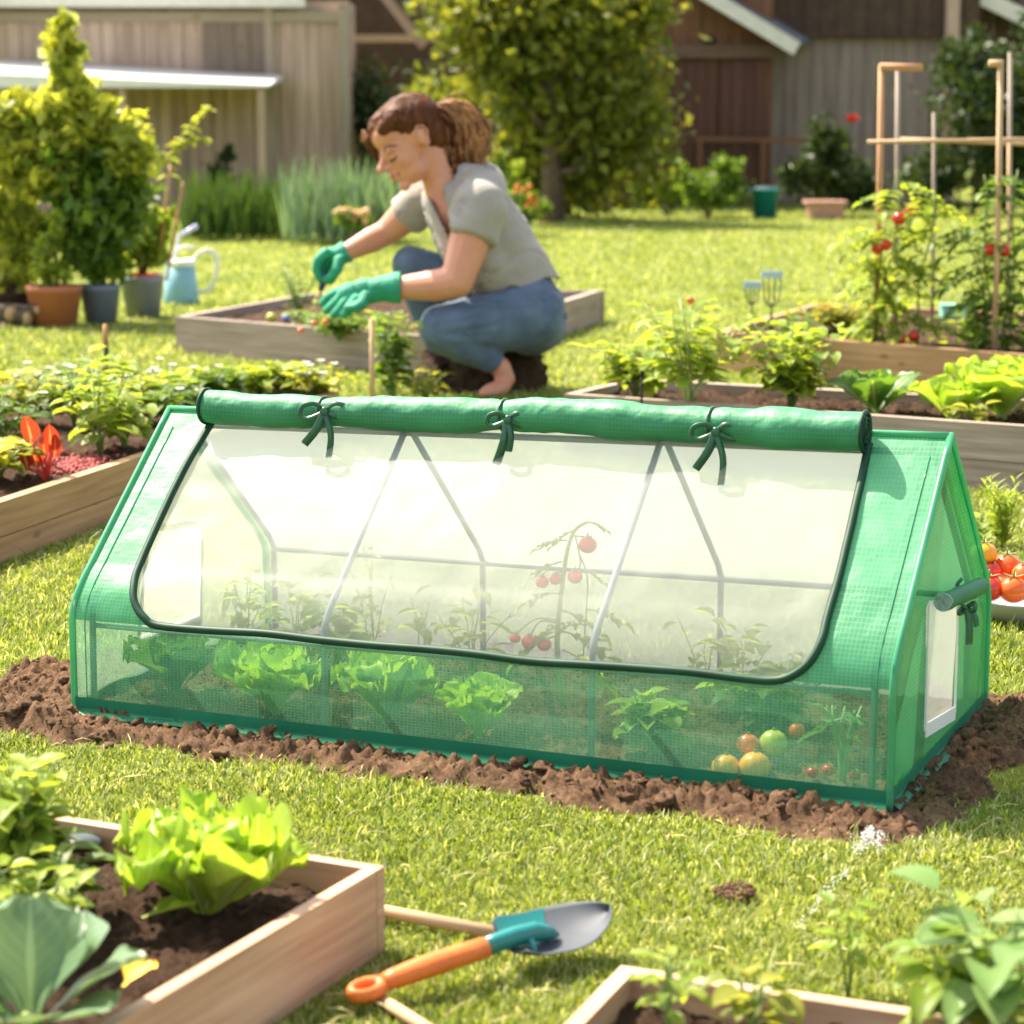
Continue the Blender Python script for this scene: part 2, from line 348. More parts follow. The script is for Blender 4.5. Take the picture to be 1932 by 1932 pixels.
for i in range(NX+1):
    for j in range(NY+1):
        fy=j/NY; y=-8+ (fy**2.2)*150 ; x=((i/NX)*2-1); x=np.sign(x)*abs(x)**1.6*70
        mb.v.append((x,y,lawnz(x,y) if y<40 else 0)); mb.uv.append((x,y))
mb.f=[(i*(NY+1)+j,(i+1)*(NY+1)+j,(i+1)*(NY+1)+j+1,i*(NY+1)+j+1) for i in range(NX) for j in range(NY)]; mb.m=[0]*len(mb.f)
tag(mb.build('lawn',gmat()),kind='structure')
# grass blades
def grass(n,y0,y1,pw,hmul,wmul,seed,name,mat,extra=None,straw=False):
    r=np.random.default_rng(seed)
    u=r.random(n); k=1-pw; y=(y0**k+u*(y1**k-y0**k))**(1/k)
    x=(r.random(n)*2-1)*(y*.25+.5)
    keep=np.ones(n,bool)
    for q in BEDQ: keep&=~inq(x,y,q,.012)
    d0=(x-GA.x)*eu.x+(y-GA.y)*eu.y; d1=(x-GA.x)*fu.x+(y-GA.y)*fu.y
    near=(d0>-.6)&(d0<GE.length+.5)&(d1>-.4)&(d1<GF.length+.4)&keep
    for i in np.nonzero(near)[0]:
        e=soil_edge(x[i],y[i])
        if e>.0 and not (e<.05 and r.random()<.18): keep[i]=False
    x=x[keep];y=y[keep];n=len(x)
    hz=np.array([.5+.5*hn(a,b,5,1)+.5*hn(a,b,14,4) for a,b in zip(x,y)]).clip(0,1.6)
    bare=np.array([hn(a,b,2.3,9)+.5*hn(a,b,9,2) for a,b in zip(x,y)])
    k2=~((bare>.36)&(r.random(n)<.6)); x=x[k2];y=y[k2];hz=hz[k2];n=len(x)
    sc=(y/4.0)**.55
    h=(.008+.016*hz*r.random(n)+.004)*sc*hmul; tall=r.random(n)<.012; h=np.where(tall,h*2.4,h)
    w=(.0011+.0013*r.random(n))*sc*1.25*wmul
    a=r.random(n)*2*np.pi; ln=(.25+.9*r.random(n))*h; la=a+r.normal(0,.6,n)+np.pi/2
    z=np.array([lawnz(p,q) for p,q in zip(x,y)])
    dx=np.cos(a)*w; dy=np.sin(a)*w; lx=np.cos(la)*ln; ly=np.sin(la)*ln
    V=np.empty((n,5,3))
    V[:,0]=np.stack([x-dx,y-dy,z-.003],1); V[:,1]=np.stack([x+dx,y+dy,z-.003],1)
    V[:,2]=np.stack([x+dx*.8+lx*.3,y+dy*.8+ly*.3,z+h*.6],1); V[:,3]=np.stack([x-dx*.8+lx*.3,y-dy*.8+ly*.3,z+h*.6],1)
    V[:,4]=np.stack([x+lx,y+ly,z+h],1)
    me=bpy.data.meshes.new(name); me.vertices.add(n*5); me.vertices.foreach_set('co',V.ravel())
    b=np.arange(n)*5; loops=np.stack([b,b+1,b+2,b+3,b+3,b+2,b+4],1).ravel()
    me.loops.add(n*7); me.loops.foreach_set('vertex_index',loops)
    me.polygons.add(n*2); ls=np.stack([np.arange(n)*7,np.arange(n)*7+4],1).ravel(); me.polygons.foreach_set('loop_start',ls)
    me.polygons.foreach_set('loop_total',np.tile([4,3],n))
    me.update(calc_edges=True); me.validate(); me.polygons.foreach_set('use_smooth',[True]*len(me.polygons)); me.materials.append(mat)
    o=bpy.data.objects.new(name,me); COL.objects.link(o); return o
def grassm():
    m,nt,out=newmat('grass_blade'); b=N(nt,'ShaderNodeBsdfPrincipled'); b.inputs['Roughness'].default_value=.45; b.inputs['Specular IOR Level'].default_value=.45
    ge=N(nt,'ShaderNodeNewGeometry'); f,_=noisen(nt,1.6,4,.6); s=mathn(nt,'ADD',mathn(nt,'MULTIPLY',ge.outputs['Random Per Island'],.62),mathn(nt,'MULTIPLY',f,.5))
    col=ramp(nt,s,[(.15,(.10,.155,.022)),(.38,(.19,.265,.038)),(.66,(.29,.345,.07)),(.88,(.56,.57,.33))]); nt.links.new(col,b.inputs['Base Color'])
    t=N(nt,'ShaderNodeBsdfTranslucent'); mu=N(nt,'ShaderNodeMix',data_type='RGBA',blend_type='MULTIPLY'); mu.inputs[0].default_value=1; nt.links.new(col,mu.inputs[6]); mu.inputs[7].default_value=(1.4,1.3,.7,1); nt.links.new(mu.outputs[2],t.inputs[0])
    ms=N(nt,'ShaderNodeMixShader'); ms.inputs[0].default_value=.45; nt.links.new(b.outputs[0],ms.inputs[1]); nt.links.new(t.outputs[0],ms.inputs[2]); nt.links.new(ms.outputs[0],out.inputs[0]); return m
GM=grassm()
tag(grass(330000,2.2,6.5,1.01,.82,.9,1,'near_grass',GM),'short mown grass in the near half of the lawn','grass',kind='stuff')
tag(grass(190000,6.0,30,1.6,.7,1.2,2,'far_grass',GM),'bright mown grass on the far part of the lawn','grass',kind='stuff')
# fallen straw on the lawn
mb=MB(); r_=random.Random(5)
for k in range(260):
    y=r_.uniform(2.5,4.6); x=r_.uniform(-1,1)*.23*y
    if any(inq(np.array(x),np.array(y),q,.02) for q in BEDQ) or soil_edge(x,y)>.02: continue
    a=r_.uniform(0,6.3); L=r_.uniform(.02,.07); z=lawnz(x,y)+r_.uniform(.01,.02); d=Vector((math.cos(a),math.sin(a),r_.uniform(-.1,.25)))
    c=Vector((x,y,z)); mb.tube([c,c+d*L*.5+Vector((0,0,.004)),c+d*L],[.0009,.0009,.0004],4)
tag(mb.build('dry_straw',basic('straw',(.62,.52,.26),(.5,.4,.18),.6)),'pale dry straw scattered over the near lawn','straw',kind='stuff')
# ------------------------------------------------------------ dug soil
def soil_sheet(name,x0,x1,y0,y1,res,fz,mask,mat):
    nx=int((x1-x0)/res); ny=int((y1-y0)/res); mb=MB(); idx={}
    for i in range(nx+1):
        for j in range(ny+1):
            x=x0+(x1-x0)*i/nx; y=y0+(y1-y0)*j/ny
            m=mask(x,y)
            if m>-.03: idx[i,j]=len(mb.v); mb.v.append((x,y,fz(x,y,m))); mb.uv.append((x,y))
    for i in range(nx):
        for j in range(ny):
            k=[(i,j),(i+1,j),(i+1,j+1),(i,j+1)]
            if all(q in idx for q in k): mb.f.append(tuple(idx[q] for q in k)); mb.m.append(0)
    return mb.build(name,mat)
def turb(x,y,s,o=0): return abs(hn(x,y,s,o))+.5*abs(hn(x,y,s*2.1,o+3))+.28*abs(hn(x,y,s*4.7,o+5))+.15*abs(hn(x,y,s*10,o+7))
def fz(x,y,m):
    s,t=ghst(x,y); inside=(-.01<s<1.01 and -.01<t<1.01)
    e=min(1,max(0,m/.06)); e=e*e*(3-2*e)
    if m<0: return lawnz(x,y)-.012+m*.3
    if inside:
        return .004+.016*turb(x,y,13,2)+.012*turb(x,y,40,2)
    dd=max(0,min(1,(max(-t*GF.length,-s*GE.length,(s-1)*GE.length,(t-1)*GF.length))/.05))
    return lawnz(x,y)-.004+e*(.006+(.024*turb(x,y,11,4)+.03*turb(x,y,42,7) + .012*hn(x,y,4,3))*(.45+.55*dd))
so_=soil_sheet('dug_soil',GA.x-.5,GC.x+.45,GB.y-.4,GD.y+.35,.006,fz,soil_edge,M['soil_red'])
tag(so_,'brown dug soil heaped round and under the greenhouse','soil',kind='stuff')
# clods
mb=MB(); r_=random.Random(11)
for k in range(3200):
    x=r_.uniform(GA.x-.45,GC.x+.35); y=r_.uniform(GB.y-.32,GD.y+.15); m=soil_edge(x,y); s,t=ghst(x,y)
    if m<.0 or (0<s<1 and 0<t<1): continue
    if -.03<t<1.03 and -.015<s<1.015: continue
    rr=r_.choice([.003,.003,.004,.004,.005,.006,.007,.009,.013])*r_.uniform(.7,1.2)*(1 if t<0 or s<0 or s>1 else .6); z=fz(x,y,m)+rr*.3
    b=len(mb.v); mb.ell((x,y,z),(rr*r_.uniform(.9,1.4),rr*r_.uniform(.8,1.2),rr*r_.uniform(.6,.9)),Matrix.Rotation(r_.uniform(0,3),3,'Z'),n=(14 if rr>.007 else 7),m=(10 if rr>.007 else 5))
    for i in range(b,len(mb.v)):
        v=Vector(mb.v[i]); c=Vector((x,y,z)); d=v-c; f=1+.7*noise.noise(v*(.7/rr)+Vector((k,0,0)))+.6*noise.noise(v*(1.9/rr)); mb.v[i]=tuple(c+d*f)
for k in range(16000):
    x=r_.uniform(GA.x-.45,GC.x+.4); y=r_.uniform(GB.y-.34,GD.y+.1); m=soil_edge(x,y)
    if m<-.02: continue
    s_,t_=ghst(x,y)
    if (-.02<s_<1.02 and -.04<t_<1.02) and not (.01<s_<.99 and .02<t_<.98): continue
    rr=r_.uniform(.0012,.0036); z=fz(x,y,m)+rr*.4; q=[Vector((r_.uniform(.6,1.3)*rr*a,r_.uniform(.6,1.3)*rr*b,r_.uniform(.6,1.2)*rr*c))+Vector((x,y,z)) for a,b,c in ((1,0,0),(0,1,0),(-1,0,0),(0,-1,0),(0,0,1),(0,0,-1))]
    mb.add(q,[(0,1,4),(1,2,4),(2,3,4),(3,0,4),(1,0,5),(2,1,5),(3,2,5),(0,3,5)])
tag(mb.build('soil_clods',M['soil_red']),'crumbly brown clods lying on the dug soil beside the greenhouse','soil',kind='stuff')
# ------------------------------------------------------------ raised beds
def bed(name,label,q,z,h,th,mat,soil,posts=(),sides=(0,1,2,3),soilz=.03,srough=.014,two=False,pr=.045):
    zb=-.03; c=sum(q,Vector((0,0,0)))/4; root=thing('raised_bed',label,'garden bed',(c.x,c.y,0))
    for i in sides:
        a=Vector(q[i]); b=Vector(q[(i+1)%4]); e=(b-a).normalized(); n=Vector((-e.y,e.x,0)); n=n if n.dot(c-a)>0 else -n
        aa=a+n*th/2; bb=b+n*th/2
        if i%2: aa=aa+e*(th+.0015); bb=bb-e*(th+.0015)
        if two:
            hh=(z-zb)/2
            for k in range(2):
                m_=MB(); o=n*(.004*k); m_.beam(Vector((aa.x,aa.y,zb+hh*(k+.5)))+o*0,Vector((bb.x,bb.y,zb+hh*(k+.5))),th-(.003 if k==0 else 0),hh-.003); m_.build('board',mat,root,True,smooth=False)
        else:
            m_=MB(); m_.beam(Vector((aa.x,aa.y,(z+zb)/2)),Vector((bb.x,bb.y,(z+zb)/2)),th,z-zb); bo=m_.build('board',mat,root,True,smooth=False)
            bv=bo.modifiers.new('b','BEVEL'); bv.width=.003; bv.segments=2
    for i in posts:
        a=Vector(q[i]); d=(c-a).normalized(); m_=MB(); p=a+d*(th*1.4+pr*.75); m_.box((p.x,p.y,(z-.012+zb)/2),(pr,pr,z-.012-zb)); m_.build('corner_post',mat,root,True,smooth=False)
    # soil
    inq_=[Vector(p)+(c-Vector(p))*.02 for p in q]; m_=MB()
    nn=(200 if len(sides)==4 and c.y<8 else 90)
    sx=srough*.55 if nn>100 else 0
    def sf(u,v):
        p=(inq_[0]*(1-u)+inq_[1]*u)*(1-v)+(inq_[3]*(1-u)+inq_[2]*u)*v
        return (p.x,p.y,z-soilz+srough*(turb(p.x,p.y,9,6)*2-1.1)+sx*(turb(p.x,p.y,34,2)*2-1.0))
    m_.surf(sf,nn,nn)
    if nn>100:
        rr_=random.Random(int(c.x*1000))
        for k in range(2600):
            a,b=rr_.random(),rr_.random(); q0=Vector(sf(a,b)); rr=rr_.choice([.0015,.002,.003,.004,.006])*rr_.uniform(.7,1.2); q=[q0+Vector((rr_.uniform(.6,1.3)*rr*e[0],rr_.uniform(.6,1.3)*rr*e[1],rr_.uniform(.6,1.2)*rr*e[2])) for e in ((1,0,0),(0,1,0),(-1,0,0),(0,-1,0),(0,0,1),(0,0,-1))]
            m_.add(q,[(0,1,4),(1,2,4),(2,3,4),(3,0,4),(1,0,5),(2,1,5),(3,2,5),(0,3,5)])
    m_.build('bed_soil',soil,root,True); return root
bed('a','pale pine raised bed with a big lettuce in the lower left foreground',q_fgl,.114,.114,.02,M['wood_pale'],M['soil'],posts=(),soilz=.035)
bed('b','pale pine raised bed cut by the bottom edge right of the trowel',q_fgr,.1,.1,.02,M['wood_pale'],M['soil'],soilz=.03)
bed('c','grey weathered raised bed with pepper plants behind the greenhouse',q_rf,H2,H2,.035,M['wood_grey'],M['soil'],soilz=.03,two=True)
bed('d','warm brown raised bed with staked tomatoes and two hand forks',q_rr,H3,H3,.04,M['wood_warm'],M['soil'],soilz=.03)
bed('e','weathered raised bed the crouching woman is working at',q_w,H4,H4,.04,M['wood_grey'],M['soil'],soilz=.04)
bed('f','orange brown two board raised bed full of flowers left of the greenhouse',q_l,H5,H5,.035,M['wood_warm'],M['soil'],soilz=.02,two=True)
# corner piece of the foreground bed
# ------------------------------------------------------------ buildings
WG=woodm('grey_barn_plank',(.62,.46,.36),(.34,.24,.18),sc=.35); WB=woodm('brown_barn_plank',(.22,.1,.05),(.12,.055,.03),sc=.35)
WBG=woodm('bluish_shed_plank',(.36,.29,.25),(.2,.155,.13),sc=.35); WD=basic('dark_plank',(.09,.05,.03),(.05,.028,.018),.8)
ROOFW=basic('white_eave',(.75,.72,.66),(.62,.6,.55),.5); SLATE=basic('slate',(.11,.12,.14),(.07,.08,.1),.6,3); DARK=basic('dark_void',(.012,.01,.008),(.008,.007,.006),.9)
def planks(mb,u0,u1,v0,v1,Y,w=.16,th=.03,mi=0,gap=.008,z0=None):
    a=P(u0,v1,Y); b=P(u1,v0,Y); x0,x1=a.x,b.x; z0=a.z if z0 is None else z0; z1=b.z; n=max(1,int(round((x1-x0)/w))); w=(x1-x0)/n
    for k in range(n): mb.box((x0+w*(k+.5),Y+rnd(-.008,.008),(z0+z1)/2),(w-gap,th,z1-z0+rnd(-.01,.01)),mi=mi)
Yb=28
barn=thing('barn','grey plank barn with pale ribbed eave behind the potted shrubs','barn',(P(300,0,Yb).x,Yb,0))
mb=MB(); planks(mb,-1100,655,18,300,Yb,z0=0); mb.box((P(-222,0,Yb).x,Yb+.7,1.25),(P(655,0,Yb).x-P(-1100,0,Yb).x,1.2,2.4)); mb.build('wall',WG,barn,True,smooth=False)
mb=MB(); x0=P(-1100,0,Yb).x; x1=P(572,0,Yb).x
for k in range(120):
    x=x0+(x1-x0)*k/119; mb.tube([(x,Yb-.35,2.52),(x,Yb+4.3,3.9)],.055,8)
mb.box(((x0+x1)/2,Yb-.33,2.44),(x1-x0+.1,.05,.16)); mb.build('roof',ROOFW,barn,True)
mb=MB(); planks(mb,384,502,42,140,Yb-.06,w=.2); mb.build('shutter',woodm('shutter_plank',(.25,.19,.14),(.17,.12,.09),sc=.4),barn,True,smooth=False)
mb=MB(); a=P(500,0,Yb-.05); mb.box((a.x+.04,Yb-.06,1.2),(.1,.06,2.4)); a=P(648,0,Yb-.05); mb.box((a.x,Yb-.06,1.2),(.12,.06,2.4)); mb.box((P(127,30,Yb).x,Yb-.05,P(0,32,Yb).z),(6.7,.05,.12)); mb.build('trim_board',woodm('trim_plank',(.4,.33,.25),(.3,.24,.18),sc=.4),barn,True,smooth=False)
aw=thing('lean_to','low white topped lean-to shelter against the grey barn','shelter',(P(200,0,27).x,27,0))
mb=MB(); xa=P(-60,0,26.3).x; xb=P(505,0,26.3).x
za=P(0,165,26.3).z
mb.add([(xa,26.3,za+.0),(xb,26.3,za-.0),(xb,27.9,za+.1),(xa,27.9,za+.26),(xa,26.3,za+.16),(xb,26.3,za+.03),(xb,27.9,za+.16),(xa,27.9,za+.34)],[(0,3,2,1),(4,5,6,7),(0,1,5,4),(1,2,6,5),(2,3,7,6),(3,0,4,7)]); mb.build('roof',basic('white_sheet',(.8,.79,.76),(.7,.7,.68),.4),aw,True,smooth=False)
for x in (xa+.1,(xa+xb)/2,xb-.1): mb=MB(); mb.box((x,26.4,za/2-.01),(.08,.08,za-.02)); mb.build('post',WG,aw,True,smooth=False)
# dark open shed in the gap
sh=thing('open_shed','dark open fronted shed in the gap between the barns','shed',(P(730,0,33).x,33,0))
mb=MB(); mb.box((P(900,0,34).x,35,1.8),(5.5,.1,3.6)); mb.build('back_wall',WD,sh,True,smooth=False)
mb=MB(); mb.beam(P(700,-40,32),P(800,88,32),.12,.12); mb.build('rafter',WG,sh,True,smooth=False)
mb=MB(); mb.box((P(740,75,32.5).x,32.6,P(740,72,32.5).z),(1.2,.1,.1)); mb.build('beam',WG,sh,True,smooth=False)
# brown gabled barn
Yc=29.5; gb=thing('barn','brown gabled barn with double doors behind the tree','barn',(P(1300,0,Yc).x,Yc,0))
mb=MB(); planks(mb,1000,1462,-140,300,Yc,w=.18,z0=0); mb.box((P(1231,0,Yc).x,Yc+1.5,1.6),(P(1462,0,Yc).x-P(1000,0,Yc).x,2.8,3.2)); mb.build('wall',WB,gb,True,smooth=False)
mb=MB(); planks(mb,1252,1352,112,340,Yc-.06,w=.14,z0=.02); dl=mb.build('door',woodm('door_plank',(.12,.05,.035),(.07,.03,.022),sc=.35),gb,True,smooth=False)
mb=MB(); planks(mb,1356,1448,112,340,Yc-.06,w=.14,z0=.02); dl=mb.build('door',dl.data.materials[0],gb,True,smooth=False)
mb=MB(); mb.beam(P(1215,97,Yc-.1),P(1465,97,Yc-.1),.12,.16); mb.beam(P(1215,10,Yc-.05),P(1215,340,Yc-.05),.1,.1,up=Vector((1,0,0))); mb.build('lintel',woodm('lintel_plank',(.16,.1,.07),(.1,.06,.04),sc=.4),gb,True,smooth=False)
mb=MB(); c=P(1340,78,Yc-.02); mb.ell(c,(.07,.02,.07)); mb.build('vent_hole',DARK,gb,True)
mb=MB(); mb.beam(P(1290,-36,Yc-.45),P(1503,92,Yc-.45),.06,.17); mb.build('verge_board',ROOFW,gb,True,smooth=False)
mb=MB(); A_=P(1290,-44,Yc-.4); B_=P(1506,86,Yc-.4); C_=P(1560,82,Yc+2.6)+Vector((0,0,0)); D_=A_+(C_-B_)
mb.add([A_,B_,C_,D_]+[p+Vector((0,0,.07)) for p in (A_,B_,C_,D_)],[(3,2,1,0),(4,5,6,7),(0,1,5,4),(1,2,6,5),(2,3,7,6),(3,0,4,7)]); mb.build('roof',SLATE,gb,True,smooth=False)
Yd=30.5; gs=thing('shed','weathered grey plank shed with dark boards under its eave','shed',(P(1620,0,Yd).x,Yd,0))
mb=MB(); planks(mb,1425,1785,72,300,Yd,w=.17,z0=0); mb.box((P(1625,0,Yd).x,Yd+.9,1.4),(P(1785,0,Yd).x-P(1464,0,Yd).x,1.6,2.0)); mb.build('wall',WBG,gs,True,smooth=False)
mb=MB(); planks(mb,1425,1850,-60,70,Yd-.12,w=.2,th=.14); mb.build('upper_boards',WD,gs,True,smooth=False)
mb=MB(); a=P(1796,0,Yd-.2); mb.box((a.x,Yd-.25,1.5),(.16,.16,3.0)); mb.build('post',WG,gs,True,smooth=False)
mb=MB(); mb.beam(P(1310,262,Yd-1.2),P(1560,266,Yd-1.2),.05,.06); 
for u in (1320,1440,1555): p=P(u,264,Yd-1.2); mb.box((p.x,Yd-1.2,p.z/2),(.06,.06,p.z))
fe=thing('rail_fence','thin dark rail fence in front of the brown barn doors','fence',(P(1430,0,Yd-1.2).x,Yd-1.2,0)); mb.build('rail',WB,fe,True,smooth=False)
Ye=31; rb=thing('barn','dark barn corner with pale verge at the upper right edge','barn',(P(1950,0,Ye).x,Ye,0))
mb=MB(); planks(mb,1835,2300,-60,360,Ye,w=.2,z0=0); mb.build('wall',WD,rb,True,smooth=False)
mb=MB(); mb.beam(P(1835,-14,Ye-.5),P(2000,66,Ye-.5),.08,.2); mb.build('verge_board',ROOFW,rb,True,smooth=False)
mb=MB(); A_=P(1835,-20,Ye-.45); B_=P(2010,64,Ye-.45)
mb.add([A_,B_,B_+Vector((0,2.5,.0)),A_+Vector((0,2.5,0))]+[p+Vector((0,0,.08)) for p in (A_,B_,B_+Vector((0,2.5,0)),A_+Vector((0,2.5,0)))],[(3,2,1,0),(4,5,6,7),(0,1,5,4),(1,2,6,5),(2,3,7,6),(3,0,4,7)]); mb.build('roof',SLATE,rb,True,smooth=False)
def cloud(mb,blobs,n,ls,clump=.22,seed=0,elong=1.6,droop=.3,shell=.55):
    r=np.random.default_rng(seed+101); vol=np.array([b[1][0]*b[1][1]*b[1][2] for b in blobs])**.67; vol/=vol.sum()
    nc=max(4,n//26)
    bi=r.choice(len(blobs),nc,p=vol); d=r.normal(size=(nc,3)); d/=np.linalg.norm(d,axis=1)[:,None]; rad=(shell+(1-shell)*r.random(nc))[:,None]
    cc=np.array([blobs[i][0] for i in bi])+d*rad*np.array([blobs[i][1] for i in bi])
    k=r.integers(0,nc,n); rs=np.array([max(blobs[i][1]) for i in bi])[k]
    c=cc[k]+r.normal(size=(n,3))*(clump*rs)[:,None]*np.array([1,1,.8])*.6
    ax=r.normal(size=(n,3)); ax[:,2]-=droop; ax/=np.linalg.norm(ax,axis=1)[:,None]
    t=np.cross(ax,r.normal(size=(n,3))); t/=np.linalg.norm(t,axis=1)[:,None]; nn=np.cross(ax,t)
    s=ls*(.6+.8*r.random(n))[:,None]
    v=np.stack([c-ax*s*elong*.5, c+t*s*.42+nn*s*.1, c+ax*s*elong*.5, c-t*s*.42+nn*s*.1],1)
    v[:,:,2]=np.maximum(v[:,:,2],.005)
    o=len(mb.v); mb.v+=v.reshape(-1,3).tolist(); mb.uv+=[(0.5,0),(1,.4),(.5,1),(0,.4)]*n
    mb.f+=[(o+4*i,o+4*i+1,o+4*i+2,o+4*i+3) for i in range(n)]; mb.m+=[0]*n
def px(u,v,Y): return tuple(P(u,v,Y))
def blob(u,v,Y,ru,rv,rd=None):
    k=Y/FPX; return (px(u,v,Y),(ru*k,(rd or ru)*k,rv*k))
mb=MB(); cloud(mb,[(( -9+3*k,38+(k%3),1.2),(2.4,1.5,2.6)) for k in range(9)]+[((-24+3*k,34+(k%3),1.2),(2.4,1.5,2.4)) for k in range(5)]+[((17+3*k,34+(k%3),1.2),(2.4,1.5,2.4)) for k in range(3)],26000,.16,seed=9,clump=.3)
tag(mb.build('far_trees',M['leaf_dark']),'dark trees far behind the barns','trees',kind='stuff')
Yt=25.0
tr=thing('tree','leafy green tree hanging over the lawn between the barns','tree',(P(1045,0,Yt).x,Yt,0))
mb=MB(); b=P(1045,360,Yt); base=Vector((b.x,Yt,-.05))
mb.tube([base,P(1040,300,Yt),P(1050,230,Yt),P(1030,150,Yt),P(1040,40,Yt)],[.13,.1,.085,.06,.03],10)
for (u,v,u2,v2) in ((1040,300,1120,190),(1045,260,960,150),(1045,210,1130,90),(1035,170,950,40),(1040,330,1160,280)): mb.tube([P(u,v,Yt),P((u+u2)/2,(v+v2)/2+10,Yt-.1),P(u2,v2,Yt)],[.05,.035,.012],6)
mb.build('trunk',M['bark'],tr,True)
mb=MB(); cloud(mb,[blob(900,40,Yt,95,75),blob(985,-10,Yt,110,80),blob(1080,30,Yt+.3,130,110),blob(1160,100,Yt,85,110),blob(960,130,Yt,70,70),blob(1050,170,Yt+.4,120,90),blob(1180,210,Yt,70,95),blob(1110,270,Yt+.3,95,70),blob(1010,260,Yt+.5,55,60),blob(1200,0,Yt,60,60),blob(1150,330,Yt+.3,60,40),blob(960,320,Yt+.8,60,60),blob(1220,280,Yt+.4,40,90),blob(1070,345,Yt+1.0,120,35),blob(860,230,Yt+1.5,60,90)],12500,.09,seed=1,clump=.5); mb.build('crown',M['leaf_tree'],tr,True)
def shrub(name,label,cat,blobs,n,ls,mat,Y,u,seed,stems=5,group=None,clump=.3):
    x=P(u,0,Y).x; o=thing(name,label,cat,(x,Y,0),group=group); mb=MB(); cloud(mb,blobs,n,ls,seed=seed,clump=clump,shell=.3); mb.build('foliage',mat,o,True)
    mb=MB(); r=random.Random(seed)
    for k in range(stems):
        bc=r.choice(blobs); mb.tube([(x+r.uniform(-.03,.03),Y+r.uniform(-.03,.03),-.01),((x+bc[0][0])/2,Y,bc[0][2]*.5),(bc[0][0],bc[0][1],bc[0][2])],[.012,.009,.004],5)
    mb.build('stem',M['bark'],o,True); return o
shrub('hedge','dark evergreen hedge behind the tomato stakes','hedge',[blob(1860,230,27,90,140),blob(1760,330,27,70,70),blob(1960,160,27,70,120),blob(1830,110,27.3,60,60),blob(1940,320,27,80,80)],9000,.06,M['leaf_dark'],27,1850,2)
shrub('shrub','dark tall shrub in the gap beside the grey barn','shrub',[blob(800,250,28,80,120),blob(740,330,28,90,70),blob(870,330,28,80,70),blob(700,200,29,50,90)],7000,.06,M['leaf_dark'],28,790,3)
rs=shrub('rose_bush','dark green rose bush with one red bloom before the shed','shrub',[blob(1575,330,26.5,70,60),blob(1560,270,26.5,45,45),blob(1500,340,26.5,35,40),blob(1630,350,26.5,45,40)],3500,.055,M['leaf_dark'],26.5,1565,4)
mb=MB(); c=P(1608,230,26.3); 
for k in range(26): a=rnd(0,6.3); mb.leaf(c,(math.cos(a),math.sin(a)*.6,rnd(-.2,1)),.1,.09,curl=-.6)
mb.build('flower',M['flower_red'],rs,True)
def pot(name,label,cx,cy,zt,rt,rb_,h,mat,rim=.012,soil=True,inner=None,n=36):
    o=thing(name,label,'plant pot',(cx,cy,0)); mb=MB(); z0=zt-h
    mb.lathe([(0,z0),(rb_,z0),(rt*.94+rb_*.06,zt-h*.16),(rt*1.0,zt-h*.155),(rt*1.02,zt),(rt*.93,zt),(rt*.9,zt-h*.12)],(cx,cy,0),n); mb.build('body',mat,o,True)
    mb=MB(); mb.lathe([(rt*.905,zt-h*.08),(0,zt-h*.06)],(cx,cy,0),n); mb.build('soil',M['soil'],o,True)
    if inner:
        mb=MB(); mb.lathe([(rt*.9,zt-.01),(rt*.92,zt+.012),(rt*.86,zt+.012),(rt*.84,zt-.02)],(cx,cy,0),n); mb.build('inner_rim',inner,o,True)
    return o
TERRA=basic('terracotta',(.5,.18,.075),(.4,.13,.055),.7,6); POTB=basic('blue_grey_pot',(.19,.22,.29),(.15,.175,.24),.55); POTG=basic('grey_pot',(.26,.28,.34),(.21,.23,.28),.55); TEAL=basic('teal_plastic',(.01,.22,.24),(.01,.16,.18),.4)
# planter under roses
pl=thing('planter','terracotta trough planter under the rose bush','planter',(P(1556,0,25.8).x,25.8,0)); mb=MB()
a=P(1523,403,25.8); b=P(1590,376,25.8); cx=(a.x+b.x)/2; hh=.17
mb.add([(cx-.17,25.65,0),(cx+.17,25.65,0),(cx+.17,25.95,0),(cx-.17,25.95,0),(cx-.21,25.62,hh),(cx+.21,25.62,hh),(cx+.21,25.98,hh),(cx-.21,25.98,hh)],[(3,2,1,0),(0,1,5,4),(1,2,6,5),(2,3,7,6),(3,0,4,7)]); mb.box((cx,25.8,hh+.012),(.45,.4,.03)); mb.build('trough',basic('pale_terracotta',(.5,.27,.2),(.42,.22,.16),.7),pl,True,smooth=False)
bn_=thing('bin','teal plastic bin beside the rose bush','bin',(P(1450,0,26).x,26,0)); mb=MB(); mb.lathe([(0,0),(.13,0),(.16,.3),(.17,.3),(.17,.32),(.15,.32),(.13,.02)],(P(1450,0,26).x,26,0),24); mb.build('tub',TEAL,bn_,True)
mb=MB(); mb.lathe([(.155,.3),(.1,.34),(0,.35)],(P(1450,0,26).x,26,0),24); mb.build('lid',basic('dark_teal_lid',(.01,.09,.09),(.01,.06,.06),.4),bn_,True)
shrub('shrub','pale green leafy shrub left of the teal bin','shrub',[blob(1345,360,26,60,35),blob(1375,330,26,30,40),blob(1300,345,26,25,30)],2200,.05,M['leaf'],26,1345,5)
shrub('shrub','small upright shrub at the foot of the brown doors','shrub',[blob(1275,340,27,30,45),blob(1225,370,27,40,25)],1200,.05,M['leaf'],27,1270,15)
fl=shrub('flower_clump','clump of orange and yellow flowers just behind the woman','flowers',[blob(975,395,22,45,30),blob(1010,385,22,22,22)],900,.045,M['leaf'],22,980,6)
mb=MB()
for k in range(13): c=P(rnd(960,1015),rnd(350,395),21.9); mb.ell(c,(.024,.024,.024),n=6,m=4)
mb.build('flower',M['flower_orange'],fl,True)
fl=shrub('flower_clump','low clump of peach flowers in front of the tall iris leaves','flowers',[blob(660,410,20,35,18)],500,.04,M['leaf'],20,660,7)
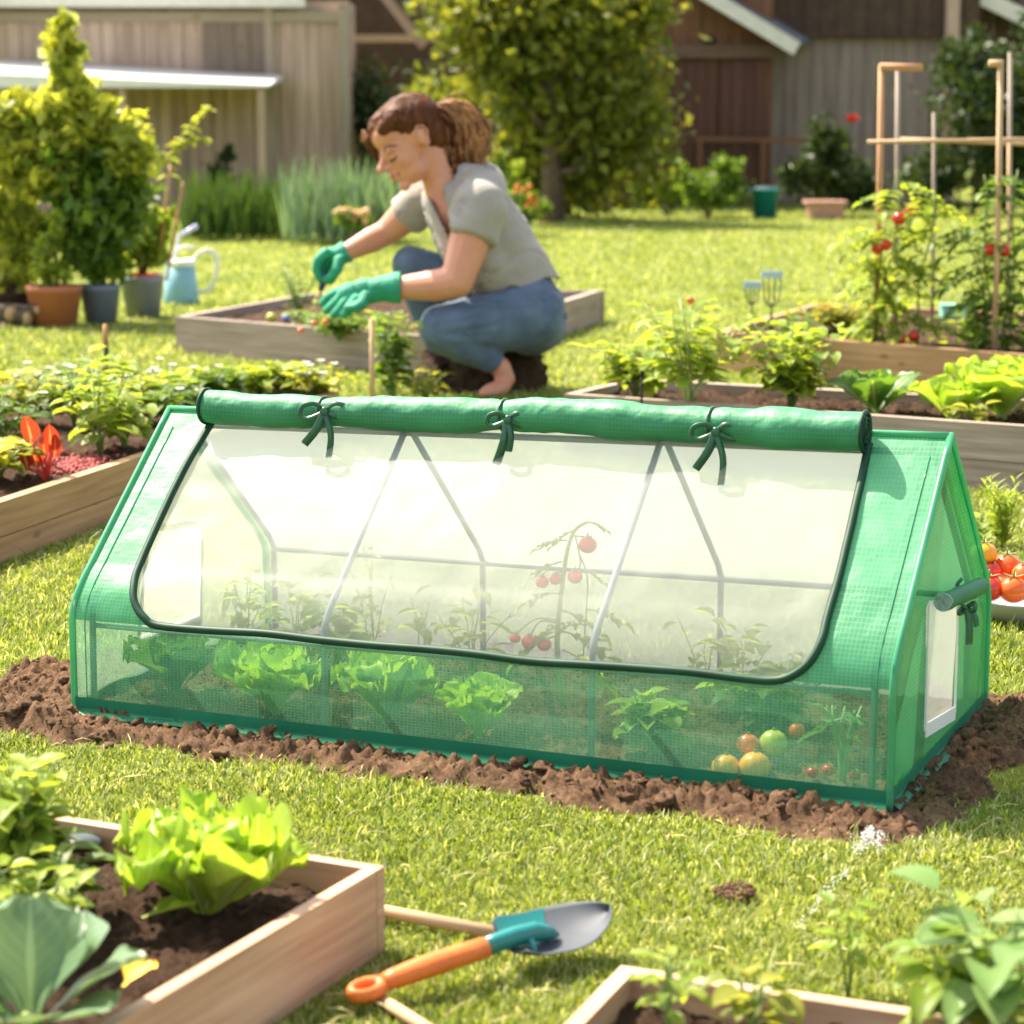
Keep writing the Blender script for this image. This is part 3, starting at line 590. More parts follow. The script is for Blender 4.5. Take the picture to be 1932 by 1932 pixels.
mb=MB()
for k in range(24): c=P(rnd(630,695),rnd(395,418),19.9); mb.ell(c,(.028,.028,.028),n=6,m=4)
mb.build('flower',basic('petal_peach',(.85,.5,.25),(.8,.4,.2),.6),fl,True)
def blades(mb,cx,cy,rx,ry,n,h,w,seed,lean=.25):
    r=random.Random(seed)
    for k in range(n):
        x=cx+r.uniform(-rx,rx); y=cy+r.uniform(-ry,ry); a=r.uniform(0,6.3); l=r.uniform(.05,lean)
        mb.leaf((x,y,0),(math.cos(a)*l,math.sin(a)*l,1),h*r.uniform(.6,1.05),w*r.uniform(.7,1.2),up=Vector((math.cos(a+1.6),math.sin(a+1.6),0)),curl=r.uniform(-.2,.35),fold=.15,nl=4,shape=.25)
ir=thing('iris_clump','tall blue green iris leaves in front of the grey barn','plant',(P(640,0,21).x,21,0)); mb=MB(); blades(mb,P(640,0,21).x,21,.5,.5,330,.78,.05,3); mb.build('leaves',M['leaf_iris'],ir,True)
g2=thing('grass_clump','dark green tall grass clump beside the iris leaves','plant',(P(435,0,21.5).x,21.5,0)); mb=MB(); blades(mb,P(435,0,21.5).x,21.5,.46,.4,420,.66,.035,4); mb.build('leaves',leafm('dark_grass',(.09,.16,.03),(.04,.09,.015),tw=.3),g2,True)
shrub('shrub','tiny dark weed against the grey barn wall','shrub',[blob(425,290,27,22,22),blob(415,340,27,30,40)],700,.05,M['leaf_dark'],27,420,23)
shrub('shrub','pale leafy sprig behind the shoulder of the woman','shrub',[blob(945,300,23,25,25),blob(960,340,23,30,40),blob(925,330,23,20,30)],500,.06,M['leaf_bright'],23,950,24)
# ------------------------------------------------------------ greenhouse
def hs(s): return .217+.023*s
def hr(s): return .538+.030*s
def wr(s,p,k=1.0):
    k=k*(1-.75*max(0,min(1,(min(s,1-s)-.08)/.05))) if p<1.97 else k
    return k*(.0085*noise.noise(Vector((s*9,p*3,1)))+.004*noise.noise(Vector((s*26,p*8,4))))
FN=Vector((fu.x,fu.y,0))
def FS(s,p,off=0.0,back=False,w=1.0):
    def tz(p): return (0,p*hs(s)) if p<1 else (.5*(p-1),hs(s)+(hr(s)-hs(s))*(p-1))
    k=max(0,min(1,(p-.84)/.36)); n=(-FN*(1-.34*k)+Vector((0,0,.75*k)))
    if .84<p<1.2:
        k=(p-.84)/.36; a,c,d=tz(.84),tz(1),tz(1.2); c=(c[0]-.004,c[1]+.006); t=(1-k)**2*a[0]+2*k*(1-k)*c[0]+k*k*d[0]; z=(1-k)**2*a[1]+2*k*(1-k)*c[1]+k*k*d[1]
    else: t,z=tz(p)
    if back: t=1-t; n=Vector((-n.x,-n.y,n.z))
    edge=min(s,1-s,.12)/.12*min(1,min(p,2-p)/.15)
    wob=wr(s+(3 if back else 0),p,w)*edge
    # soft bend at shoulder
    bnd=0
    base=GA+GE*s+GF*t; return Vector((base.x,base.y,z))+n*(off+wob+bnd)
gh=thing('greenhouse','long green mesh greenhouse tent with clear rolled up front on the lawn','greenhouse',((GA.x+GC.x)/2,(GA.y+GC.y)/2,0))
F_COV=filmm('cover_fabric',(.075,.38,.19),(.045,.3,.135),.82,(.25,.85,.45),.45,.3,(.25,.6,.4),.35,.3,pitch=.0075)
F_SKI=filmm('skirt_fabric',(.22,.62,.4),(.16,.54,.32),.40,(.8,.97,.82),.3,.25,(.3,.7,.46),.6,.2,pitch=.0075)
F_BACK=filmm('rear_fabric',(.05,.34,.12),(.035,.27,.09),.5,(.45,.85,.5),.3,.0,(.25,.7,.4),.6,.3)
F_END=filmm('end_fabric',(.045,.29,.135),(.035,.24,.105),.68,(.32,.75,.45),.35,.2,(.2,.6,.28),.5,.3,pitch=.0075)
F_WIN=filmm('clear_window_film',(.56,.61,.57),(.53,.58,.54),.45,(1,1,.97),.35,.0,(.95,.97,.93),.6,.03,pitch=.006)
F_WINB=filmm('rear_window_film',(.46,.52,.49),(.43,.49,.46),.7,(1,1,.95),.5,.0,(1,1,1),.6,.0,spec=.1)
F_ROLL=basic('rolled_fabric',(.05,.34,.15),(.03,.26,.1),.32,5,.35,16,spec=.6); 
TRIM=basic('dark_green_binding',(.01,.06,.03),(.006,.038,.02),.55,spec=.3); PIPE=filmm('seam_piping',(.12,.5,.27),(.07,.38,.19),.8,(.4,.9,.6),.2,0,(1,1,1),.3,0,spec=.8)
HEM=basic('hem_band',(.015,.2,.1),(.01,.14,.07),.55,spec=.25)
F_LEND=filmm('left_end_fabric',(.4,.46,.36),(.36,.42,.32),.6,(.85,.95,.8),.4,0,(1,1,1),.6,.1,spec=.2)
POLE=basic('grey_pole',(.27,.31,.34),(.22,.26,.29),.35,metal=.0,spec=.6); VENTW=filmm('vent_film',(.85,.87,.84),(.8,.83,.78),.5,(1,1,1),.3,0,(1,1,1),.6,0); VFR=basic('white_vent_frame',(.85,.86,.85),(.8,.82,.8),.4)
# window outline (pixels) to surface coordinates
grid=[(i/300,.3+1.7*j/400) for i in range(301) for j in range(401)]
gpx=np.array([proj(FS(s,p,w=0)) for s,p in grid])
def s_p(u,v):
    k=int(np.argmin((gpx[:,0]-u)**2+(gpx[:,1]-v)**2)); return grid[k]
WPX=[(398,800),(380,832),(340,905),(300,985),(264,1070),(254,1108),(258,1140),(274,1165),(300,1180),(400,1189),(500,1194),(600,1206),(700,1216),(800,1223),(900,1233),(1000,1246),(1100,1253),(1200,1259),(1300,1267),(1400,1279),(1450,1283),(1490,1278),(1525,1253),(1548,1213),(1564,1165),(1590,1060),(1617,940),(1640,840)]
WSP=[s_p(*q) for q in WPX]
# smooth with catmull
def cat(pts,n=5):
    out=[]; P_=[pts[0]]+list(pts)+[pts[-1]]
    for i in range(1,len(P_)-2):
        for k in range(n):
            t=k/n; a,b,c,d=P_[i-1],P_[i],P_[i+1],P_[i+2]
            out.append(tuple(.5*((2*b[j])+(-a[j]+c[j])*t+(2*a[j]-5*b[j]+4*c[j]-d[j])*t*t+(-a[j]+3*b[j]-3*c[j]+d[j])*t**3) for j in range(len(b))))
    out.append(tuple(pts[-1])); return out
WC=cat(WSP,5); poly=[(WC[0][0]-.0,1.985)]+WC+[(WC[-1][0],1.985)]
def pip(x,y,pl):
    c=False; j=len(pl)-1
    for i in range(len(pl)):
        if (pl[i][1]>y)!=(pl[j][1]>y) and x<(pl[j][0]-pl[i][0])*(y-pl[i][1])/(pl[j][1]-pl[i][1])+pl[i][0]: c=not c
        j=i
    return c
def panel(fn,nu,nv,cls,names,parts_mat,uvs,bm=None):
    # one surface, its faces shared out by cls(s,p) into several part meshes
    V=[fn(i/nu,j/nv) for i in range(nu+1) for j in range(nv+1)]; UV=[uvs(i/nu,j/nv) for i in range(nu+1) for j in range(nv+1)]
    S={k:[] for k in names}
    for i in range(nu):
        for j in range(nv):
            k=cls((i+.5)/nu,(j+.5)/nv)
            if k is None: continue
            a=i*(nv+1)+j; b=(i+1)*(nv+1)+j; S[k].append((a,b,b+1,a+1))
    for k,nm in names.items():
        fs=S[k]; us=sorted({x for f in fs for x in f}); mp={x:n for n,x in enumerate(us)}; m_=MB(); m_.add([V[x] for x in us],[tuple(mp[x] for x in f) for f in fs],0,[UV[x] for x in us]); m_.build(nm,parts_mat[k],gh,True)
LL=GE.length
fuv=lambda s,b: (s*LL, (b*2 if b<.5 else 1+(b-.5)*2)*.33)
panel(lambda s,b:FS(s,b*2),320,150,lambda s,b:('w' if pip(s,b*2,poly) else ('s' if b*2<.86 else 'c')),{'w':'front_window','s':'front_skirt','c':'front_cover'},{'w':F_WIN,'s':F_SKI,'c':F_COV},fuv)
bpoly=[(.006,1.97),(.006,1.02),(.006,.05),(.975,.05),(.975,1.02),(.975,1.97)]
panel(lambda s,b:FS(s,b*2,back=True,w=.25),120,70,lambda s,b:('w' if pip(s,b*2,bpoly) else 's'),{'w':'rear_window','s':'rear_cover'},{'w':F_WINB,'s':F_BACK},fuv)
def top(s,t): return hs(s)+(hr(s)-hs(s))*(1-abs(2*t-1))
def END(s,t,z,off=0):
    b=GA+GE*s+GF*t; o=eu*(off+.004*noise.noise(Vector((t*7,z*9,s*5)))); return Vector((b.x,b.y,z))+o
def end_tz(u,v,s):
    r=ray(u,v); p0=GA+GE*s; n=eu; o=Vector((0,0,CH)); k=(Vector((p0.x,p0.y,0))-o).dot(n)/r.dot(n); q=o+r*k
    return (q-p0).dot(fu)/GF.length, q.z
vr=[end_tz(*q,1) for q in ((1750,1138),(1744,1378),(1800,1345),(1806,1130))]
vl=[end_tz(*q,0) for q in ((285,990),(262,1215),(383,1170),(383,985))]
for (s,vp,nm) in ((1,vr,'right_end'),(0,vl,'left_end')):
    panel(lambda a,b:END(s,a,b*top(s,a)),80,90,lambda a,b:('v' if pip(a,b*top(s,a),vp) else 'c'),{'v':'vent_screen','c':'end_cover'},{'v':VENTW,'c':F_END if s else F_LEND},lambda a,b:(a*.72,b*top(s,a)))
    m_=MB(); sg=1 if s else -1
    for i in range(4):
        a=vp[i]; b=vp[(i+1)%4]; w=.016 if i==0 else (.03 if i==1 else .01)
        m_.beam(END(s,a[0],a[1],.004*sg),END(s,b[0],b[1],.004*sg),.003,w*(.8),up=Vector((0,0,1)) if i in(1,3) else Vector(fu))
    m_.build('vent_frame',VFR,gh,True,smooth=False)
# bindings, piping, hems
m_=MB(); pts=[FS(a,min(b,1.99),.004) for a,b in WC]; m_.tube(pts,.0075,8); m_.build('window_binding',TRIM,gh,True)
m_=MB(); pts=[FS(a+(.0035 if i<len(WC)*.3 else (-.0035 if i>len(WC)*.8 else 0)),min(b,1.99)+.02*(0 if i<len(WC)*.3 or i>len(WC)*.8 else 1),.006) for i,(a,b) in enumerate(WC)]; m_.tube(pts,.0013,6); m_.build('zip',basic('binding_highlight',(.05,.16,.09),(.03,.1,.06),.4),gh,True)  # thin paler tube: a highlight put in as colour along the dark binding
for s in (0,1):
    m_=MB(); o=eu*(.003 if s else -.003)
    pts=[FS(s,p/10,.001)+o for p in range(0,21)]; m_.tube(pts,.0065,8,sq=.8)
    pts=[FS(s,p/10,.001,True)+o for p in range(20,-1,-1)]; m_.tube(pts,.0055,8)
    m_.build('edge_piping',PIPE,gh,True)
    m_=MB(); 
    for bk in (False,True): m_.tube([FS(abs(s-.016),p/10,.001,bk) for p in range(0,20)],.0012,6)
    m_.build('edge_seam',PIPE,gh,True)
m_=MB(); m_.tube([FS(k/20,1.995,.001) for k in range(21)],.006,8); m_.build('ridge_seam',PIPE,gh,True)
def hem(a,b,n):
    m_=MB(); z=.0; a=Vector((a.x,a.y,0)); b=Vector((b.x,b.y,0))
    fn=lambda u,v: a.lerp(b,u)+n*(.004+(.022*(1-min(1,v*2)) if v<.5 else 0)*(.8+.5*noise.noise(Vector((u*12,0,n.x))))) + Vector((0,0,.012+(v-.5)*.055 if v>=.5 else .012-.01*(1-v*2)+.008))
    m_.surf(fn,80,6); m_.build('hem_band',HEM,gh,True)
hem(GA,GB,-FN); hem(GB,GC,eu); hem(GA,GD,-eu)
# poles
def pole(pts,r=.0062): m_=MB(); m_.tube(pts,r,10); m_.build('pole',POLE,gh,True)
for s in (.02,.335,.665,.98):
    for bk in (False,True): pole([FS(s,0.02,-.012,bk,0),FS(s,.95,-.012,bk,0),FS(s,1.0,-.014,bk,0),FS(s,1.05,-.012,bk,0),FS(s,1.97,-.012,bk,0)])
pole([FS(.02,.93,-.016,True,0),FS(.98,.93,-.016,True,0)]); pole([FS(.02,.80,-.016,False,0),FS(.98,.80,-.016,False,0)],.005); pole([FS(.02,1.95,-.02,False,0),FS(.98,1.95,-.02,False,0)])
# rolled up front
Yr0=P(388,766,(GA+GF*.5).y).y; sL=.068; sR=.925
def rollc(k):
    s=sL+(sR-sL)*k; b=GA+GE*s+GF*.47; u=390+(1632-390)*k; v=766+(811-766)*k+4*math.sin(k*9)+2*math.sin(k*21); return P(u,v,b.y-.012)
def rollr(k): return .0305+.0035*k+.0022*math.sin(k*23)+.0015*math.sin(k*51+1)
m_=MB(); NR=120; nA=28; vs=[];uv=[]
for i in range(NR+1):
    k=i/NR; c=rollc(k); r=rollr(k)
    for j in range(nA):
        a=2*PI*j/nA; w=1+.07*noise.noise(Vector((k*26,math.cos(a)*1.2,math.sin(a)*1.2)))+.05*noise.noise(Vector((k*60+a,2,1)))
        pinch=1-.10*sum(math.exp(-((k-q)/.008)**2) for q in (.178,.452,.768))
        vs.append(c+(Vector((0,0,1))*math.sin(a)+FN*math.cos(a))*r*w*pinch); uv.append((k*1.3,a*.03))
fs=[(i*nA+j,i*nA+(j+1)%nA,(i+1)*nA+(j+1)%nA,(i+1)*nA+j) for i in range(NR) for j in range(nA)]
m_.add(vs,fs,0,uv); F_R2=filmm('roll_fabric',(.045,.29,.13),(.02,.19,.075),1.0,(1,1,1),.55,.22,(.09,.42,.22),.1,.7,pitch=.0075); rl=m_.build('rolled_panel',F_R2,gh,True)
for k in (0,1):
    m_=MB(); c=rollc(k); r=rollr(k)*1.02; pts=[c+(Vector((0,0,1))*math.sin(a)+FN*math.cos(a))*r for a in [i/24*2*PI for i in range(25)]]; m_.tube(pts,.004,6)
    sgn=-1 if k==0 else 1; pts=[]
    for i in range(70): a=i*.35; rr=r*(1-i/72); pts.append(c+eu*sgn*.002+(Vector((0,0,1))*math.sin(a)+FN*math.cos(a))*rr)
    m_.tube(pts,.0017,5); m_.build('roll_binding',TRIM,rl,True)
# bows
def ribbon(mb,pts,w,Y,n=7,th=.0012):
    P3=[P(u,v,Y-dy) for u,v,dy in cat(pts,n)]; k=len(P3); vs=[]
    for i,p in enumerate(P3):
        t=(P3[min(i+1,k-1)]-P3[max(i-1,0)]).normalized(); sd=t.cross(Vector((0,1,0))).normalized(); sd=(sd+Vector((0,.35,0))).normalized(); nn=t.cross(sd)
        vs+= [p+sd*w/2+nn*th,p-sd*w/2+nn*th,p-sd*w/2-nn*th,p+sd*w/2-nn*th]
    fs=[(4*i+j,4*i+(j+1)%4,4*i+4+(j+1)%4,4*i+4+j) for i in range(k-1) for j in range(4)]+[(0,1,2,3),(4*k-1,4*k-2,4*k-3,4*k-4)]
    mb.add(vs,fs)
RIB=basic('green_ribbon',(.03,.14,.07),(.02,.09,.045),.4,30,spec=.6)
for (u,v,kk,sc,t1,t2) in ((612,776,.178,1.0,(-38,62),(8,88)),(958,792,.452,.85,(-22,84),(2,60)),(1350,815,.768,1.0,(-38,70),(10,100))):
    Yw=rollc(kk).y-rollr(kk)-.006;
    m_=MB()
    for sg in (-1,1):
        ribbon(m_,[(u,v,0),(u+sg*18*sc,v-14*sc,.008),(u+sg*40*sc,v-10*sc,.006),(u+sg*46*sc,v+6*sc,.003),(u+sg*34*sc,v+14*sc,.004),(u+sg*14*sc,v+8*sc,.006),(u,v,0)],.0085,Yw)
    ribbon(m_,[(u,v,.004),(u+t1[0]*.35,v+t1[1]*.5,.012),(u+t1[0],v+t1[1],.006)],.016,Yw); ribbon(m_,[(u,v,.004),(u+t2[0]+4,v+t2[1]*.5,.010),(u+t2[0],v+t2[1],.006)],.012,Yw)
    m_.ell(P(u,v,Yw-.006),(.008,.006,.009))
    c=rollc(kk); r=rollr(kk)*.99; m_.tube([c+(Vector((0,0,1))*math.sin(a)+FN*math.cos(a))*r for a in [i/20*2*PI for i in range(21)]],.0028,6)
    m_.build('tie_ribbon',RIB,gh,True)
# vent roll on right end
A1=P(1757,1135,END(1,vr[0][0],.3).y)+eu*.018; ta=end_tz(1757,1135,1); tb=end_tz(1834,1104,1)
A1=END(1,ta[0],ta[1],.02); B1=END(1,tb[0],tb[1],.02); m_=MB(); m_.tube([A1.lerp(B1,k/8) for k in range(9)],[.0155+.001*math.sin(k*2.3) for k in range(9)],16,cap=False); vro=m_.build('vent_roll',HEM,gh,True)
m_=MB(); ax=(B1-A1).normalized(); e1=ax.cross(Vector((0,0,1))).normalized(); e2=e1.cross(ax)
pts=[A1-ax*.001*(i%3)+(e1*math.cos(i*.5)+e2*math.sin(i*.5))*.0165*(1-i/75) for i in range(72)]; m_.tube(pts,.0012,4)
m_.build('vent_roll_edge',basic('clear_edge',(.6,.75,.68),(.2,.4,.3),.15,40,spec=.8),gh,True)
m_=MB(); Yw=END(1,tb[0],tb[1],.03).y-.03; Yw=(A1.lerp(B1,.75)).y-.03
ribbon(m_,[(1815,1092,0),(1806,1105,.01),(1812,1135,.01),(1824,1148,.008)],.006,Yw); ribbon(m_,[(1824,1148,.004),(1829,1180,.004),(1828,1216,.004)],.013,Yw); ribbon(m_,[(1824,1148,0),(1838,1160,.0),(1843,1182,0)],.01,Yw)
ribbon(m_,[(1824,1146,.0),(1812,1150,.006),(1810,1158,.006),(1824,1150,0)],.008,Yw); ribbon(m_,[(1824,1146,.0),(1838,1138,.006),(1838,1152,.006),(1824,1150,0)],.008,Yw); m_.build('tie_ribbon',RIB,gh,True)
# ------------------------------------------------------------ plant builders (local coordinates, base at origin)
def ruffle_leaf(mb,base,az,el,L,Wd,r,curl=.9,ruf=.12,nu=18,nv=20,stalk=.12,fr=3.2):
    d=Vector((math.cos(az)*math.cos(el),math.sin(az)*math.cos(el),math.sin(el))); sd=Vector((-math.sin(az),math.cos(az),0)); sd=(sd+Vector((0,0,r.uniform(-.2,.2)))).normalized(); nn=sd.cross(d).normalized()*-1
    if nn.z<0: nn=-nn
    ph=r.uniform(0,6); ph2=r.uniform(0,6); vs=[];uv=[]; p=Vector(base); ang=-.25*curl; cup=r.uniform(.1,.5)
    for j in range(nv+1):
        t=j/nv
        g=min(1,max(0,(t-stalk)/.45)); g=g*g*(3-2*g)
        w=Wd*.5*(.13+.87*g)*(1 if t<.8 else math.sqrt(max(0.05,1-((t-.8)/.23)**2)))
        dd=d*math.cos(ang)-nn*math.sin(ang); nv_=nn*math.cos(ang)+d*math.sin(ang)
        for i in range(nu+1):
            a=i/nu*2-1; e=max(abs(a)**2.5,min(1,max(0,(t-.72)/.28))**1.5)*g
            th=math.atan2(a,1.25-t)
            off=(math.sin(th*6+ph+a*2)*.6+math.sin(th*12+ph2)*.45+math.sin(t*14+ph*2+(2 if a>0 else 0))*.4*abs(a))*ruf*Wd*e
            q=p+sd*a*w*(1+.10*math.sin(th*11+ph2)*e)+nv_*(off+cup*w*a*a)+dd*(.025*L*math.sin(th*9+ph)*e*(t>.6))-dd*(abs(a)**3*.10*L*(t>.75)*(t-.75)*4)
            vs.append(q); uv.append((i/nu,t))
        p=p+dd*(L/nv); ang+=curl/nv*(.1+1.9*t*t)
    fs=[(j*(nu+1)+i,j*(nu+1)+i+1,(j+1)*(nu+1)+i+1,(j+1)*(nu+1)+i) for j in range(nv) for i in range(nu)]
    mb.add(vs,fs,0,uv)
def lettuce(name,label,loc,rad,n,seed,mat=None,h=1.0,group=None,cat_='lettuce',ruf=.13,zs=1.0):
    o=thing(name,label,cat_,loc,rnd(0,6),group); o.scale=(1,1,zs); r=random.Random(seed); mb=MB()
    for k in range(n):
        f=k/n; az=k*2.4+r.uniform(-.3,.3); el=R(82-66*f**.9)*h if h<1.01 else R(87-72*f)
        L=rad*(.62+.42*f)*r.uniform(.9,1.1)*(1.25 if h>1.01 else 1); ruffle_leaf(mb,(math.cos(az)*.012*rad/.1*f,math.sin(az)*.012*rad/.1*f,.004),az,el,L,L*r.uniform(.7,.95),r,curl=.3+1.0*f,ruf=ruf)
    mb.build('leaves',mat or M['lettuce'],o)
    mb=MB(); mb.lathe([(0,-.01),(rad*.09,-.01),(rad*.08,rad*.1),(0,rad*.16)],n=12); mb.build('stem',M['stem_pale'],o); return o
def leafy(name,label,loc,h,spread,stems,per,lsz,mat,seed,cat_='plant',group=None,asp=.62,stemm=None,rz=0,stemr=.0035,droop=.25,fl=None,curl=.5,lob=0,wide=0,bare=.25):
    o=thing(name,label,cat_,loc,rz,group); r=random.Random(seed); ml=MB(); ms=MB(); tips=[]
    for k in range(stems):
        az=k*2.4+r.uniform(-.4,.4); sp=spread*(.25+.75*r.random())*(k>0); hh=h*r.uniform(.72,1.05)
        pts=[Vector((0,0,-.01))]; 
        for i in range(1,6): t=i/5; pts.append(Vector((math.cos(az)*sp*t**1.4,math.sin(az)*sp*t**1.4,hh*t))+Vector((r.uniform(-1,1),r.uniform(-1,1),0))*.02*h)
        ms.tube(pts,[stemr*(1-.6*i/5) for i in range(6)],6)
        for j in range(per):
            t=bare+(1-bare)*(j+r.random()*.6)/per; i=min(4,int(t*5)); p=pts[i].lerp(pts[i+1],min(1,t*5-i)); a=j*2.4+az+r.uniform(-.5,.5); d=Vector((math.cos(a),math.sin(a),r.uniform(.05,.75)))
            L=lsz*r.uniform(.65,1.15)*(1-.35*t+ .15); pd=p+d.normalized()*L*.35; ms.tube([p,pd],[stemr*.4,stemr*.3],4,cap=False)
            ml.leaf(pd,d+Vector((0,0,-droop)),L,L*asp,curl=curl*r.uniform(.5,1.5),fold=r.uniform(.1,.35),nl=5,lob=lob,ruf=wide)
        tips.append(pts[-1])
    ml.build('leaves',mat,o); ms.build('stem',stemm or M['stem'],o)
    if fl:
        for c in fl[1]:
            mf=MB(); 
            if fl[2]=='petal':
                for q in range(6): a=q*1.05; mf.leaf(c,(math.cos(a),math.sin(a),.35),fl[3],fl[3]*.8,curl=-.3,nl=3)
                mf.ell(c,fl[3]*.25,n=6,m=5)
            else: mf.ell(c,(fl[3],fl[3],fl[3]*.92),n=14,m=10)
            mf.build(fl[4] if len(fl)>4 else 'flower',fl[0],o)
    return o
def loc3(u,v,Y): p=P(u,v,Y); return p
def on(u,v,z): return G(u,v,z)
def tomato_leaf(ml,ms,p,d,L,r,mi=0):
    d=Vector(d).normalized(); pts=[p]; a=0
    for i in range(1,7): dd=(d+Vector((0,0,-.16*i))).normalized(); pts.append(pts[-1]+dd*L/6)
    ms.tube(pts,[.0016]*7,4,cap=False); sd=d.cross(Vector((0,0,1))).normalized()
    for i in (2,3,4,5):
        for sg in (-1,1):
            ll=L*r.uniform(.26,.4); ml.leaf(pts[i],sd*sg+d*.5+Vector((0,0,r.uniform(-.35,.2))),ll,ll*.55,curl=r.uniform(.3,.9),nl=4,fold=.25,lob=.22)
    ml.leaf(pts[6],d+Vector((0,0,-.6)),L*.4,L*.24,curl=.6,nl=4,fold=.3,lob=.22)
def tomato_fruit(o,c,r,mat,nm='tomato'):
    mf=MB(); c=Vector(c); n=20; 
    prof=[(max(0,r*math.sin(a))*1.0,r*.9*math.cos(a)-(r*.12*math.exp(-(a/.35)**2))) for a in [PI*i/12 for i in range(13)]][::-1]
    mf.lathe(prof,c,18); fo=mf.build(nm,mat,o)
    mc=MB()
    for k in range(5): a=k*1.257+c.x*9; mc.leaf(c+Vector((0,0,r*.82)),(math.cos(a),math.sin(a),.1),r*.8,r*.25,curl=-.5,nl=3)
    mc.tube([c+Vector((0,0,r*.8)),c+Vector((0,0,r*1.35))],r*.07,5); mc.build('calyx',M['stem'],fo); return fo
# ------------------------------------------------------------ foreground
lettuce('lettuce','big frilly lime green lettuce in the near left raised bed',G(390,1735,.066),.106,38,21,h=1.05,ruf=.19,zs=1.4)
mb=MB(); r_=random.Random(3); ruffle_leaf(mb,(0,0,.004),.4,.12,.07,.06,r_,curl=.4,ruf=.1)
o=mb.build('fallen_leaf',M['lettuce'],loc=G(268,1738,.086)); tag(o,'loose lettuce leaf lying on soil in front of the big lettuce','leaf')
mb=MB(); ruffle_leaf(mb,(0,0,.004),1.2,.15,.06,.04,r_,curl=.3,ruf=.1)
o=mb.build('fallen_leaf',M['flower_yellow'],loc=G(232,1868,.09)); tag(o,'withered yellow leaf at the inner edge of the near left bed','leaf')
# big grey green brassica at bottom left
o=thing('cabbage_plant','broad grey green cabbage leaves in the bottom left corner','plant',G(60,1960,.085)); ml=MB(); ms=MB(); r_=random.Random(9)
for (az,el,L,w) in ((1.2,.75,.15,.13),(.2,.5,.15,.12),(2.4,.7,.15,.13),(-.6,.35,.13,.11),(3.4,.5,.14,.12),(1.7,1.2,.15,.11),(4.5,.4,.12,.11),(.7,1.0,.13,.1)):
    ruffle_leaf(ml,(0,0,.01),az,el,L,w,r_,curl=.7,ruf=.045,stalk=.18,fr=1.6); 
ml.build('leaves',M['leaf_blue'],o); ms.lathe([(0,-.01),(.012,-.01),(.01,.03),(0,.035)],n=10); ms.build('stem',M['stem_pale'],o)
leafy('leafy_plant','tall yellow green leafy plant at the left edge in front',G(38,1725,.08),.2,.07,13,13,.058,M['leaf_bright'],5,fl=(M['gourd_green'],[(-.02,-.02,.15),(.015,-.03,.13),(-.05,0,.17),(.03,.01,.165),(-.01,-.05,.1)],'b',.009,'berry'),asp=.6)
leafy('leafy_plant','dark green small leaved plant behind the cabbage leaves',G(70,1800,.08),.11,.08,11,10,.045,M['leaf_bright'],8)
leafy('leafy_plant','dark broad leaved seedling between the lettuce and the left edge',G(118,1745,.08),.12,.04,5,5,.06,M['leaf'],6,asp=.5)
lb=MB(); lb.ell((0,0,.008),(.035,.03,.012),n=20,m=10); tag(lb.build('glass_cloche',basic('wet_dark_glass',(.03,.04,.03),(.02,.03,.02),.05,spec=1.0),loc=G(150,1600,.09)),'shiny wet dark dome behind the yellow green plant at left','glass')
# foreground right
leafy('leafy_plant','blurred big leaved young plant at the bottom right corner',G(1880,1985,.09),.17,.06,7,6,.085,leafm('pale_big_leaf',(.3,.42,.16),(.15,.27,.07),tw=.4),31,asp=.62)
leafy('leafy_plant','blurred yellow green plant beside the bottom right corner',G(1800,1975,.08),.12,.06,6,6,.06,M['leaf_bright'],37,asp=.6)
leafy('seedling','yellow green rounded seedling in the middle of the bottom bed',G(1420,1955,.075),.075,.035,4,4,.05,M['leaf_yellow'],32,asp=.8)
leafy('seedling','narrow upright seedling at the left end of the bottom bed',G(1260,1945,.075),.095,.03,4,4,.05,M['leaf_bright'],33,asp=.4)
leafy('seedling','slim pale seedling on the lawn above the bottom bed',G(1600,1880,.0),.13,.04,4,6,.034,M['leaf_bright'],34,asp=.6,bare=.4,stemr=.0018)
leafy('seedling','faint tiny yellow green sprout on the lawn at right',G(1790,1790,0),.08,.03,3,5,.026,M['leaf_yellow'],35,stemr=.0015)
